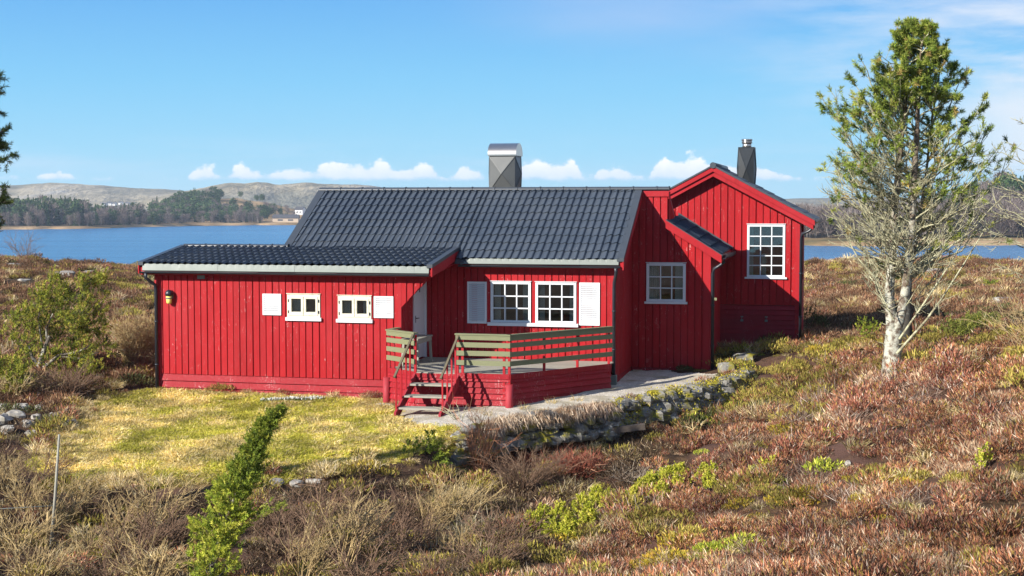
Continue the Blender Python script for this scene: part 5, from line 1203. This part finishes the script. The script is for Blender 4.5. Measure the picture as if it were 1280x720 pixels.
for i in range(nl_):
    y_t = 26 + 285 * ((i + rg.uniform(0, 1)) / nl_) ** 1.25
    a = rg.uniform(0, 6.283); cx = np.interp(y_t, [20, 100, 200, 300], [1143, 1142, 1136, 1130]); hw_ = (HWL if math.cos(a) < 0 else HWR)(y_t) * rg.uniform(.45, 1.0)
    tip = pl(cx + math.cos(a) * hw_, y_t) + np.array([0, math.sin(a) * hw_ * S * .9, 0]); rise = rg.uniform(.25, .9) * hw_ * .75
    stp, r0_, r1_ = stems[1 + rg.integers(0, 3)]; y_o = min(y_t + rise + 8, 392); zt = pl(1130, y_o)[2]; zs = np.array([p[2] for p in stp]); ko = np.interp(zt, zs, np.linspace(0, 1, len(zs))); o = poly_at(stp, ko)
    leafy = np.interp(y_t, [0, 100, 150, 190, 225], [1, .95, .42, .06, 0]); 
    if hw_ > 68 and y_t < 235: leafy = max(leafy, .3)
    limb(o, tip, .012 + .016 * hw_ / 100, rg.uniform(-.15, .25), leafy, 5 if y_t > 90 else 4, 3 if y_t < 180 else 5)
for a, b, lf in ((1205,92,.95),(1226,132,.95),(1238,158,.9),(1250,182,.85),(1262,205,.8),(1246,226,.7),(1222,172,.8),(1258,242,.5),(1232,205,.6),(1190,80,.95),(1062,95,.95),(1040,140,.95),(1050,162,.85),(1032,235,.7),(1046,205,.6),(1058,218,.5),(1075,72,.9),(1068,128,.9),(1038,262,.15),(1255,270,.1)):
    y_o = min(b + abs(a - 1138) * .95 + 25, 380); stp = stems[3 if a > 1138 else 1][0]; zs = np.array([p[2] for p in stp]); o = poly_at(stp, np.interp(pl(1130, y_o)[2], zs, np.linspace(0, 1, len(zs)))); limb(o, pl(a, b, rg.normal(0, .4)), .026, rg.uniform(.05, .2), lf * (1 if b < 150 else .6), 6, 3)
for i in range(75):                        # the mass of fine bare twigs below the needles
    y_t = rg.uniform(165, 350); a = rg.uniform(0, 6.283); hw_ = (HWL if math.cos(a) < 0 else HWR)(y_t) * rg.uniform(.3, 1.05); cx = np.interp(y_t, [200, 300], [1136, 1130])
    tip = pl(cx + math.cos(a) * hw_, y_t) + np.array([0, math.sin(a) * hw_ * S * .9, 0]); stp, r0_, r1_ = stems[1 + rg.integers(0, 3)]; zt = pl(1130, min(y_t + hw_ * rg.uniform(.3, .9) + 8, 396))[2]; zs = np.array([p[2] for p in stp]); o = poly_at(stp, np.interp(zt, zs, np.linspace(0, 1, len(zs))))
    limb(o, tip, .010, rg.uniform(-.1, .3), 0, 6, 5)
for pts, r0 in ((((1121,442),(1165,392),(1205,330),(1238,275)), .030), (((1124,424),(1160,372),(1195,318),(1222,262)), .024), (((1117,400),(1100,365),(1088,330)), .018)):
    q = [pl(a, b, -.3) for a, b in pts]; tw.tube([poly_at(q, k) for k in np.linspace(0, 1, 8)], list(np.linspace(r0, .008, 8)), 6, False)
    for j in range(30):
        s0 = poly_at(q, rg.uniform(.12, 1)); d = rg.normal(0, .6, 3) + [0.1, 0, .6]; d /= np.linalg.norm(d); l_ = rg.uniform(.15, .5); tw.tube([s0, s0 + d * l_ * .5, s0 + d * l_ + [0, 0, .04]], [.008, .006, .003], 4, False)
for j in range(26):                         # short dead stubs on the trunk
    s0 = poly_at([pl(1116,440), pl(1114,380), pl(1118,310)], rg.uniform(0, 1)); a = rg.uniform(0, 6.283); d = np.array([math.cos(a), math.sin(a), .3]); tw.tube([s0, s0 + d * rg.uniform(.15, .4)], [.012, .005], 4, False)
tw.build('limbs', M['twig_l'], pine)
def needles(nb, b, d, cols, per=50, L=.092, w_=.013):
    b, d = np.array(b), np.array(d); n2 = len(b); t_ = rg.uniform(-.12, .02, (n2, per, 1)); q = d[:, None, :] * .75 + rg.normal(0, .62, (n2, per, 3)); q /= np.linalg.norm(q, axis=2, keepdims=True)
    B_0 = b[:, None, :] + d[:, None, :] * t_; c = np.repeat(pick(cols, n2, .25), per, 0) * rg.uniform(.75, 1.25, (n2 * per, 1)); nb.spikes(B_0.reshape(-1, 3), (B_0 + q * L * rg.uniform(.7, 1.25, (n2, per, 1))).reshape(-1, 3), w_, c, rg)
needles(ndl, tips_b, tips_d, NC); ndl.build('crown', M['leaf'], pine)
# --- darker pine behind it
p2 = thing('pine_tree', 'dark slim pine standing close behind the lichen grey pine', 'tree', tuple(hit(1136, 434))); Q0 = np.array(p2.location); d2_ = Q0[1]
ql = lambda a, b: atd(a, b, d2_) - Q0
m = MB(); m.tube([ql(1136,440), ql(1133,400), ql(1135,340), ql(1138,280), ql(1141,230), ql(1143,170)], [.13, .12, .10, .08, .05, .02], 8); m.build('trunk', M['dbark'], p2)
tw = MB(); ndl = NB(); tips_b, tips_d = [], []
for i in range(26):
    y_t = rg.uniform(200, 330); a = rg.uniform(0, 6.283); o = ql(1138, y_t + 14); L_ = rg.uniform(.4, 1.0); limb(o, o + np.array([math.cos(a) * L_, math.sin(a) * L_, rg.uniform(-.1, .3)]), .02, 0, .5, 4, 2)
tw.build('limbs', M['dbark'], p2); needles(ndl, tips_b, tips_d, [(3, (.045, .065, .018)), (1, (.08, .1, .03))], 36); ndl.build('crown', M['leaf'], p2)
# --- pine whose branches reach in at the left edge
p3 = thing('pine_tree', 'pine at the left edge, only its branch tips reaching into view', 'tree', (0, 0, 0)); g0 = atd(-75, 500, 24); g0[2] = hz(g0[0], g0[1]); p3.location = g0
rl = lambda a, b, dy=0.0: atd(a, b, 24 + dy) - g0
m = MB(); m.tube([np.array([0, 0, -.2]), rl(-72, 400), rl(-66, 250), rl(-60, 120), rl(-58, 0), rl(-57, -60)], [.16, .14, .11, .08, .04, .01], 8); m.build('trunk', M['bark'], p3)
tw = MB(); ndl = NB(); tips_b, tips_d = [], []
for (a, b, dy, lf) in ((2,92,0,.95),(6,108,.1,.9),(-4,135,0,.9),(10,160,0,.95),(12,180,.1,.95),(8,196,-.1,.9),(5,168,.3,.9),(-2,210,0,.8),(8,243,0,.9),(4,252,.1,.8),(-6,268,0,.6),(4,288,0,.35),(-10,60,0,.9),(-20,20,0,.9),(-14,110,.2,.9),(-8,185,.2,.9),(-12,240,.2,.8),(-30,-20,0,.9),(-40,300,0,.2)):
    limb(rl(-64, b + 26), rl(a, b, dy), .022, .1, lf, 6, 3)
for i in range(14):
    b = rg.uniform(-40, 300); a = rg.uniform(0, 6.283); o = rl(-62, b + 20); limb(o, o + np.array([-abs(math.cos(a)), math.sin(a), .3]) * rg.uniform(.5, 1), .02, .1, .8, 4, 2)
tw.build('limbs', M['dbark'], p3); needles(ndl, tips_b, tips_d, [(3, (.05, .075, .018)), (2, (.09, .12, .03)), (1, (.14, .14, .04))], 44, .075, .010); ndl.build('crown', M['leaf'], p3)
# --- bare birch at the right edge
bt = thing('bare_tree', 'leafless pale twigged birch at the right edge beside the pine', 'tree', (0, 0, 0)); g1 = atd(1330, 470, 30); g1[2] = hz(g1[0], g1[1]); bt.location = g1
bl = lambda a, b: atd(a, b, 30) - g1
m = MB(); m.tube([np.array([0, 0, -.2]), bl(1328, 400), bl(1318, 320), bl(1312, 230), bl(1308, 140), bl(1304, 90)], [.09, .08, .06, .045, .025, .008], 8); m.build('trunk', M['twig_l'], bt)
tw = MB(); tips_b, tips_d = [], []
for (a, b) in ((1270,150),(1262,180),(1240,190),(1255,215),(1236,232),(1215,248),(1228,262),(1200,262),(1218,285),(1192,278),(1240,300),(1262,270),(1268,240),(1245,330),(1268,345),(1275,200),(1272,320),(1256,250)):
    limb(bl(1316 - (b - 100) * -.03, b + rg.uniform(20, 60)), bl(a, b), .014, -.1, 0, 5, 2)
for i in range(16):                         # and as many on its far side
    b = rg.uniform(120, 320); o = bl(1309 + (b - 100) * .05, b); a = rg.uniform(-1.2, 1.2); L_ = rg.uniform(.6, 1.4); limb(o, o + np.array([math.cos(a) * L_, math.sin(a) * L_, rg.uniform(.3, .9)]), .014, -.1, 0, 4, 2)
tw.build('limbs', M['twig_l'], bt)

# ------------------------------------------------------------------ stones
def stone(mb, c, r, seed, flat=.7, lumpy=.28, stretch=(1, 1)):
    rs = np.random.default_rng(seed); vs = []; nu, nv_ = 9, 6; rot = rs.uniform(0, 6.28); off = rs.uniform(0, 50)
    for j in range(nv_ + 1):
        ph = math.pi * j / nv_
        for i in range(nu):
            t_ = 2 * math.pi * i / nu; d = np.array([math.sin(ph) * math.cos(t_), math.sin(ph) * math.sin(t_), math.cos(ph)]); d2 = np.sign(d) * np.abs(d) ** .72
            k = 1 + lumpy * (vn(d[0] * 1.7 + off, d[1] * 1.7 + d[2] * 1.9 + off, seed % 97) - .5) * 2; q = d2 * r * k * np.array([stretch[0], stretch[1], flat]); vs.append((c[0] + q[0] * math.cos(rot) - q[1] * math.sin(rot), c[1] + q[0] * math.sin(rot) + q[1] * math.cos(rot), c[2] + q[2]))
    fs = [(j*nu+i, (j+1)*nu+i, (j+1)*nu+(i+1)%nu, j*nu+(i+1)%nu) for j in range(nv_) for i in range(nu)]
    mb.add(vs, fs, False)
w0 = Vector(hit(760, 520)); sw = thing('stone_wall', 'low mossy dry stone wall holding up the gravel path', 'wall', tuple(w0))
m = MB(); mm = NB(); mp = []
for i in range(150):
    k = i / 150; x = WALLX[0] + (WALLX[-1] - WALLX[0]) * k; yb = float(np.interp(x, WALLX, WALLY)); top = hz(x, yb + .35) + .02
    for l in range(4):
        if rg.uniform() < .12: continue
        zz = top - .02 - .16 * l + rg.normal(0, .03); yy = yb - .06 * l - .02 + rg.normal(0, .05)
        if zz < hz(x, yy - .12) - .14: break
        if l % 2 == i % 2 or rg.uniform() < .3: stone(m, (x - w0.x + rg.normal(0, .03), yy - w0.y, zz - w0.z), rg.uniform(.09, .19) * (1.35 if x > 3 else 1), 1000 + i * 5 + l, rg.uniform(.5, .8), .3, (rg.uniform(.9, 1.5), 1))
        if x > 2.2 and rg.uniform() < (.55 if x > 3.6 else .25): mp.append((x - w0.x, yy - w0.y - .06, zz - w0.z + .08))
m.build('stones', M['stone'], sw)
if mp:
    mp = np.array(mp); n2 = 60; q = rg.normal(0, .075, (len(mp), n2, 3)); b = (mp[:, None, :] + q).reshape(-1, 3); d = rg.normal(0, .5, b.shape) + [0, -.2, .6]; d /= np.linalg.norm(d, axis=1, keepdims=True)
    mm.spikes(b, b + d * .05, .03, pick([(3, (.50, .42, .04)), (2, (.36, .31, .035)), (1, (.62, .50, .07))], len(b)), rg); mm.build('moss', M['leaf'], sw)
def rock(label, spots_, mat='rock', cat='rock', group=None, sink=.45):
    for a, b, rp, fl in spots_:
        p = hit(a, b); r = rp / F * p.y; m = MB(); stone(m, (0, 0, 0), r, int(a * 7 + b), fl, .35, (1.25, .9)); o = m.build('rock', M[mat]); o.location = (p.x, p.y, p.z + r * fl * (.05 if p.y > 60 else sink)); tag(o, label, cat, group)
rock('pale weathered stone in the rock heap at the left edge of the lawn', ROCKS, group='stones of the heap at the left edge')
rock('rounded pale stone lying alone on the lawn behind the fence stake', [(88, 531, 7, .8)]); rock('flat white stone beside the rounded one on the lawn', [(76, 534, 8, .5)])
rock('flat grey stone in the lawn bank behind the leaning juniper', [(346, 606, 9, .6), (372, 606, 10, .45), (392, 604, 8, .5)], group='stones in the lawn bank')
rock('flat grey slab at the foot of the veranda post', [(482, 508, 10, .25)])
rock('broad smooth grey rock outcrop on the moor behind the pine', [(1158, 344, 30, .35)]); rock('pale flat rock on the moor right of the outcrop', [(1222, 362, 14, .3)])
rock('lichen covered pale rock in the heather near the right edge', [(1258, 378, 12, .4)]); rock('whitish flat rock on the moor right of the rear wing', [(1036, 358, 16, .25)])
rock('grey ledge on the brown crest at the far left', [(80, 344, 18, .3)]); rock('pale ledge on the crest left of the annex roof', [(112, 342, 12, .3)]); rock('small pale rock in the dark heather on the left moor', [(30, 352, 7, .5)]); rock('long pale rock at the top of the left crest', [(18, 332, 14, .25)])
rock('light grey boulder at the corner of the middle bay', [(908, 466, 12, .8)], 'stone'); rock('grey stone slab below the rear wing', [(930, 452, 16, .5)], 'stone'); rock('small light stone slab under the cellar hatch', [(938, 438, 10, .4)], 'stone')
rock('small bleached stone in the heather', ROCKS2, group='small bleached stones in the heather slope')

# ------------------------------------------------------------------ timber in the gully, stakes and wire
bm = thing('timber_beam', 'dark old timber beam sticking out under the stone wall', 'beam', tuple(hit(772, 560))); b0 = np.array(bm.location); b0[1] = float(np.interp(b0[0], WALLX, WALLY)) - .34; b0[2] = hz(b0[0], b0[1]); bm.location = b0
m = MB(); m.bar(atd(738, 541, b0[1] - .1) - b0, atd(806, 533, b0[1] - .1) - b0, .16, .13); m.build('beam', M['dwood'], bm)
m = MB(); m.bar(atd(771, 545, b0[1] - .05) - b0, atd(770, 604, b0[1] - .05) - b0, .10, .10, (0, 1, 0)); m.build('post', M['dwood'], bm)
fs_ = thing('fence_stake', 'tall pale leaning stake in the bare thicket at the lower left', 'stake', tuple(hit(64, 690))); f0 = np.array(fs_.location)
m = MB(); m.tube([atd(62, 705, f0[1]) - f0, atd(69, 620, f0[1]) - f0, atd(74, 543, f0[1]) - f0], [.026, .024, .018], 7); m.build('pole', M['wood'], fs_)
m = MB(); m.tube([atd(-60, 637, f0[1] + .4) - f0, atd(0, 636, f0[1] + .2) - f0, atd(68, 632, f0[1]) - f0], .006, 4); m.build('wire', M['zinc'], fs_)
f2 = MB(); f2.tube([atd(58, 700, f0[1]) - f0, atd(60, 640, f0[1]) - f0], [.024, .02], 7); o = f2.build('fence_stake', M['twig']); o.location = fs_.location; tag(o, 'short brown stake beside the tall pale one', 'stake')

# ------------------------------------------------------------------ far woods and houses
def conifer_nb(cols):
    nb = NB(); n2 = 190; k = rg.uniform(0, 1, n2); a = rg.uniform(0, 6.283, n2); r = (1 - k) * .22 * (.7 + .5 * rg.uniform(0, 1, n2)) + .01; b = np.stack([np.zeros(n2), np.zeros(n2), .06 + k * .9], 1)
    e = np.stack([np.cos(a) * r, np.sin(a) * r, .03 + k * .92], 1); nb.spikes(b, e, .07, pick(cols, n2), rg); nb.spikes(np.array([[0, 0, 0.]]), np.array([[0, 0, 1.]]), .03, np.array([[.06, .05, .04]]), rg); return nb
def round_nb(cols):
    nb = NB(); n2 = 240; q = rg.normal(size=(n2, 3)); q /= np.linalg.norm(q, axis=1, keepdims=True); q *= rg.uniform(.4, 1, (n2, 1)) * [.30, .30, .36]; q[:, 2] += .58; nb.spikes(q, q + rg.normal(0, .07, (n2, 3)), .08, pick(cols, n2), rg); nb.spikes(np.array([[0, 0, 0.]]), np.array([[0, 0, .7]]), .04, np.array([[.06, .05, .04]]), rg); return nb
def bare_nb(cols):
    nb = NB(); n2 = 260; a = rg.uniform(0, 6.283, n2); k = rg.uniform(.12, .75, n2); b = np.stack([rg.normal(0, .09, n2), rg.normal(0, .09, n2), k], 1); r = rg.uniform(.05, .26, n2); e = b + np.stack([np.cos(a) * r, np.sin(a) * r, rg.uniform(.05, .30, n2)], 1); nb.spikes(b, e, .017, pick(cols, n2), rg)
    b = np.zeros((4, 3)); b[:, 0] = rg.normal(0, .03, 4); e = b + rg.normal(0, .08, (4, 3)); e[:, 2] = rg.uniform(.6, .95, 4); nb.spikes(b, e, .03, pick([(1, (.33, .30, .27))], 4), rg); return nb
CON = [(3, (.045, .085, .028)), (2, (.07, .11, .04)), (1, (.10, .13, .04))]; BAR = [(3, (.19, .145, .125)), (2, (.25, .20, .175)), (1, (.12, .09, .08)), (.6, (.30, .26, .24))]
TP = [proto(conifer_nb(CON), 'conifer'), proto(round_nb(CON), 'pine'), proto(bare_nb(BAR), 'birch'), proto(bare_nb([(2, (.15, .115, .10)), (1, (.22, .18, .15))]), 'birch')]
def wood(label, groups, zf):
    P_a, S_a, I_a, T_a = [], [], [], []
    for (p0, p1, dfun, d0, d1, n2, h0, h1, mixw) in groups:
        a = rg.uniform(p0, p1, n2); d = dfun(a) + d0 + (d1 - d0) * rg.uniform(0, 1, n2); X_ = (a - 640) / F * d; z_ = zf(a, d); ok = (z_ > WATER + .7) & (fbm(a * .05, d * .012, 91, 3) > .36)
        P_a.append(np.stack([X_, d, z_ - .2], 1)[ok]); m_ = ok.sum(); S_a.append(rg.uniform(h0, h1, m_) * rg.uniform(.75, 1.1, m_)); I_a.append(rg.choice(4, m_, p=np.array(mixw) / sum(mixw))); T_a.append(rg.uniform(.2, .8, m_))
    o = scatter('far_forest', np.concatenate(P_a), np.concatenate(S_a), np.concatenate(I_a), np.concatenate(T_a), TP, .06); o['label'] = label; o['category'] = 'forest'; return o
wood('mixed dark conifers and bare birches on the headland across the water', [
    (-60, 110, HS, 30, 280, 800, 11, 16, (5, 2, .5, .5)), (90, 180, HS, 30, 200, 260, 9, 13, (3, 2, 1, 1)), (-60, 200, HS, 10, 90, 300, 6, 10, (.6, .6, 3, 3)), (170, 330, HS, 8, 130, 260, 5, 9, (1, 1.2, 3, 3)),
    (190, 275, HS, 40, 300, 340, 8, 12, (2, 4, .5, .6)), (250, 345, HS, 20, 160, 130, 6, 10, (2, 3, .7, .7)), (215, 250, HS, 250, 340, 34, 7, 10, (1, 4, 0, 0)), (262, 280, HS, 290, 330, 10, 9, 11, (0, 4, 0, 0)), (300, 330, HS, 290, 330, 5, 6, 8, (0, 4, 0, 0)), (330, 420, HS, 15, 200, 60, 5, 8, (1, 2, 2, 1)), (420, 660, HS, 10, 200, 200, 6, 9, (1, 1, 2, 2))], head_z)
wood('leafless grey brown wood with dark pines along the right shore', [
    (980, 1330, RS, 28, 130, 900, 8.5, 11.5, (.05, .12, 4, 4)), (980, 1330, RS, 90, 240, 480, 9, 12, (.2, .3, 4, 4)), (1165, 1330, RS, 110, 330, 330, 9, 13, (3, 3, .5, .5)), (1030, 1100, RS, 40, 120, 16, 9, 11, (3, 2, 0, 0)), (880, 985, RS, 28, 200, 300, 8, 11, (.3, .3, 4, 4))], right_z)
t = NT('distant_wall'); g = t.noise(.5, 2); t.bsdf(t.mix(g, (.72, .72, .70), (.8, .8, .79)), .7); M['dwall'] = t.m
t = NT('distant_grey'); g = t.noise(.5, 2); t.bsdf(t.mix(g, (.30, .31, .33), (.4, .41, .42)), .7); M['dgrey'] = t.m
t = NT('distant_tan'); g = t.noise(.5, 2); t.bsdf(t.mix(g, (.42, .33, .24), (.5, .4, .3)), .8); M['dtan'] = t.m
t = NT('distant_roof'); g = t.noise(.5, 2); t.bsdf(t.mix(g, (.05, .05, .055), (.09, .085, .085)), .7); M['droof'] = t.m
def far_house(px_, d, zf, w_, h_, label, mat, group=None, dp_=7):
    X_ = (px_ - 640) / F * d; z_ = float(zf(np.array([px_]), np.array([d]))[0]) - .5; h = thing('distant_house', label, 'house', (X_, d, z_), rnd.uniform(-.3, .3), group)
    m = MB(); m.box(-w_/2, w_/2, -dp_/2, dp_/2, -1, h_); m.ext([(-w_/2, -dp_/2, h_), (-w_/2, dp_/2, h_), (-w_/2, 0, h_ + dp_ * .3)], (w_, 0, 0)); m.build('wall', M[mat], h)
    r = MB()
    for s_ in (-1, 1): r.ext([(-w_/2 - .3, s_ * (dp_/2 + .4), h_ - .1), (-w_/2 - .3, 0, h_ + dp_ * .3 + .05), (-w_/2 - .3, 0, h_ + dp_ * .3 + .3), (-w_/2 - .3, s_ * (dp_/2 + .4), h_ + .15)], (w_ + .6, 0, 0))
    r.build('roof', M['droof'], h); wn = MB(); wn.box(-w_ * .3, -w_ * .1, -dp_/2 - .05, -dp_/2 + .02, h_ * .4, h_ * .75); wn.build('window', M['droof'], h); wn = MB(); wn.box(w_ * .1, w_ * .3, -dp_/2 - .05, -dp_/2 + .02, h_ * .4, h_ * .75); wn.build('window', M['droof'], h)
zr1 = ridge(T1, 1900, 2600, 40, 6)
def find_d(zf, px_, py_, d0, d1):
    ds = np.linspace(d0, d1, 400); zz = zf(np.full(400, px_), ds); yy = HOR + (CZ - zz) / ds * F; return ds[np.argmax(yy <= py_)]
for px_, py_ in ((132,257.5),(138,256.5),(144,257),(152,255.5),(160,256.5),(172,256.8)):
    far_house(px_, float(find_d(zr1, px_, py_, 1850, 2600)), zr1, rnd.uniform(4, 7), rnd.uniform(2.4, 3.4), 'tiny white house of the village between the wooded headland and the hills', 'dwall', 'white houses of the distant village')
far_house(1155, 800, right_z, 8, 7, 'pale grey house on the wooded slope seen behind the pine branches', 'dgrey')
far_house(358, 985, head_z, 17, 3.2, 'long low tan building at the shoreline below the wooded headland', 'dtan')
far_house(376, 1120, head_z, 6, 4, 'small white house on the slope beside the main roof', 'dwall')
# ------------------------------------------------------------------ light and sky
SAZ = R(53); SEL = R(27)
sdir = Vector((-math.sin(SAZ) * math.cos(SEL), -math.cos(SAZ) * math.cos(SEL), math.sin(SEL)))
sun_d = bpy.data.lights.new('sun', 'SUN'); sun = bpy.data.objects.new('sun', sun_d); col.objects.link(sun)
sun_d.energy = 5.0; sun_d.angle = R(.5); sun_d.color = (1, .95, .87)
sun.rotation_euler = (-sdir).to_track_quat('-Z', 'Y').to_euler(); sun.location = (0, 0, 60)
w = bpy.data.worlds.new('World'); sc.world = w; w.use_nodes = True
nt = w.node_tree; nt.nodes.clear()
class WT(NT):
    def __init__(s, tree): s.t = tree
t = WT(nt)
sky = t.n('ShaderNodeTexSky', sky_type='NISHITA', sun_disc=False)
sky.sun_elevation = SEL; sky.sun_rotation = math.atan2(sdir.x, sdir.y); sky.altitude = 20; sky.air_density = 1.0; sky.dust_density = .35; sky.ozone_density = 3.0
hs = t.n('ShaderNodeHueSaturation'); hs.inputs['Saturation'].default_value = 1.12; hs.inputs['Value'].default_value = 1.0; t.l(sky.outputs[0], hs.inputs['Color'])
tc = t.n('ShaderNodeTexCoord'); sp = t.n('ShaderNodeSeparateXYZ'); t.l(tc.outputs['Generated'], sp.inputs[0])
X, Y, Z = sp.outputs
hyp = t.math('SQRT', t.math('ADD', t.math('MULTIPLY', X, X), t.math('MULTIPLY', Y, Y)))
az = t.math('ARCTAN2', X, Y); el = t.math('ARCTAN2', Z, hyp)
def vec(sx, sy, ox=0.0):
    c = t.n('ShaderNodeCombineXYZ'); t.l(t.math('ADD', t.math('MULTIPLY', az, sx), ox), c.inputs[0]); t.l(t.math('MULTIPLY', el, sy), c.inputs[1]); return c.outputs[0]
def nzv(v, scale, detail=5, rough=.55):
    n = t.n('ShaderNodeTexNoise'); n.inputs['Scale'].default_value = scale; n.inputs['Detail'].default_value = detail; n.inputs['Roughness'].default_value = rough; t.l(v, n.inputs['Vector']); return n.outputs['Fac']
def band(x, a, b, c, d):
    def ss(lo, hi):
        m = t.n('ShaderNodeMapRange', interpolation_type='SMOOTHSTEP'); m.inputs[1].default_value = lo; m.inputs[2].default_value = hi; t.l(x, m.inputs[0]); return m.outputs[0]
    return t.math('MULTIPLY', ss(a, b), t.math('SUBTRACT', 1.0, ss(c, d)))
# a low row of cumulus: flat bases, lumpy tops, laid out by bearing
lump = nzv(vec(70, 85), 1.0, 5, .62); tops = nzv(vec(30, 0, 3.1), 1.0, 3, .6)
mra = t.n('ShaderNodeMapRange'); mra.inputs[1].default_value = -.40; mra.inputs[2].default_value = .40; t.l(az, mra.inputs[0])
K = [(0, .15), (25, .2), (60, .05), (90, .25), (125, .02), (235, .0), (262, .50), (285, .22), (306, .42), (330, .30), (352, .46), (385, .4), (420, .72), (455, .62), (480, .78), (498, .3), (520, .62), (546, .32), (560, .0), (572, .40), (590, .62), (608, .25), (640, .3), (660, .72), (690, .66), (715, .74), (733, .1), (748, .42), (775, .56), (792, .12), (815, .35), (850, .86), (880, .80), (905, .55), (960, .42), (985, .0), (1100, 0)]
fc = t.n('ShaderNodeFloatCurve'); cv = fc.mapping.curves[0]
for i, (p, v) in enumerate(K):
    X_ = ((p - 640) / 1849 + .40) / .8
    v = v if p < 235 else min(1, v + .02 + .05 * math.sin(p * .37))
    if i < 2: cv.points[i].location = (X_, v)
    else: cv.points.new(X_, v)
fc.mapping.update(); t.l(mra.outputs[0], fc.inputs['Value'])
hgt = t.math('ADD', t.math('MULTIPLY', fc.outputs[0], .0185), t.math('ADD', t.math('MULTIPLY', t.math('SUBTRACT', lump, .5), .022), t.math('MULTIPLY', t.math('SUBTRACT', tops, .55), .012)))
topel = t.math('ADD', hgt, .0180)
cum = t.math('MULTIPLY', band(t.math('SUBTRACT', topel, el), -.0008, .0030, 90, 91), band(t.math('ADD', el, t.math('MULTIPLY', t.math('SUBTRACT', lump, .5), .006)), .0165, .0205, 90, 91))
cumc = t.mix(t.math('MULTIPLY', t.math('SUBTRACT', t.math('ADD', el, t.math('MULTIPLY', lump, .012)), .022), 60, True), (.72, .86, 1.06), (1.22, 1.2, 1.18))
thin = t.math('MULTIPLY', t.ramp(nzv(vec(7, 60), 1.0, 5, .6), [(.48, (0, 0, 0)), (.72, (1, 1, 1))]), band(el, .004, .02, .03, .052))
streak = t.math('MULTIPLY', t.ramp(nzv(vec(9, 46, 1.7), 1.0, 5, .62), [(.40, (0, 0, 0)), (.66, (1, 1, 1))]), t.math('MULTIPLY', band(az, .10, .34, 9, 10), band(el, .03, .09, 9, 10)))
whiteR = t.math('MULTIPLY', band(az, .245, .34, 9, 10), band(t.math('ADD', el, t.math('MULTIPLY', nzv(vec(30, 40), 1.0, 4), .04)), .03, .055, .07, .115))
veil = t.math('MULTIPLY', t.ramp(nzv(vec(3.2, 13, 4.0), 1.0, 4, .55), [(.38, (0, 0, 0)), (.7, (1, 1, 1))]), band(az, -.12, .16, 9, 10))
veil = t.math('MULTIPLY', veil, band(el, .07, .13, 9, 10))
KS = 1 / (.10 * 2 ** EXPO)                                        # cloud brightness on the scale of the sky texture
def lit(c): return tuple(x * KS for x in c)
mr = t.n('ShaderNodeMapRange'); mr.inputs[1].default_value = -.02; mr.inputs[2].default_value = 1.2; t.l(el, mr.inputs[0])
grad = t.ramp(mr.outputs[0], [(0, (.40, .75, .97)), (.016, (.40, .75, .97)), (.045, (.30, .70, .975)), (.085, (.205, .60, .955)), (.135, (.125, .44, .90)), (.26, (.08, .29, .70)), (.6, (.05, .18, .48)), (1, (.04, .14, .40))])
ml0 = t.n('ShaderNodeVectorMath', operation='SCALE'); ml0.inputs['Scale'].default_value = KS; t.l(grad, ml0.inputs[0])
base = t.mix(.93, hs.outputs[0], ml0.outputs[0])
cs = t.mix(t.math('MULTIPLY', thin, .35), base, lit((.70, .83, 1.0)))
cs = t.mix(t.math('MULTIPLY', veil, .55), cs, lit((.62, .70, .95)))
cs = t.mix(t.math('MULTIPLY', streak, .80), cs, lit((.80, .88, 1.0)))
cs = t.mix(t.math('MULTIPLY', whiteR, .75), cs, lit((.93, .95, 1.0)))
mlt = t.n('ShaderNodeVectorMath', operation='SCALE'); mlt.inputs['Scale'].default_value = KS; t.l(cumc, mlt.inputs[0])
cs = t.mix(t.math('MULTIPLY', cum, .95), cs, mlt.outputs[0])
bg = t.n('ShaderNodeBackground'); bg.inputs['Strength'].default_value = .10; t.l(cs, bg.inputs[0])
wo = t.n('ShaderNodeOutputWorld'); t.l(bg.outputs[0], wo.inputs[0])
# ------------------------------------------------------------------ air
if HAZE > 0:
    t = NT('haze'); pv = t.n('ShaderNodeVolumePrincipled'); pv.inputs['Color'].default_value = (.78, .88, 1, 1); pv.inputs['Density'].default_value = HAZE; pv.inputs['Anisotropy'].default_value = .2
    t.l(pv.outputs[0], t.out.inputs['Volume'])
    hb = MB(); hb.box(-1700, 1700, -45, 2900, WATER - 8, 75); tag(hb.build('haze', t.m), kind='stuff')
sc.view_settings.view_transform = 'Standard'; sc.view_settings.look = 'None'; sc.view_settings.exposure = EXPO; sc.view_settings.gamma = 1
sc.cycles.use_denoising = True
sc.cycles.max_bounces = 8; sc.cycles.transparent_max_bounces = 16; sc.cycles.volume_bounces = 1
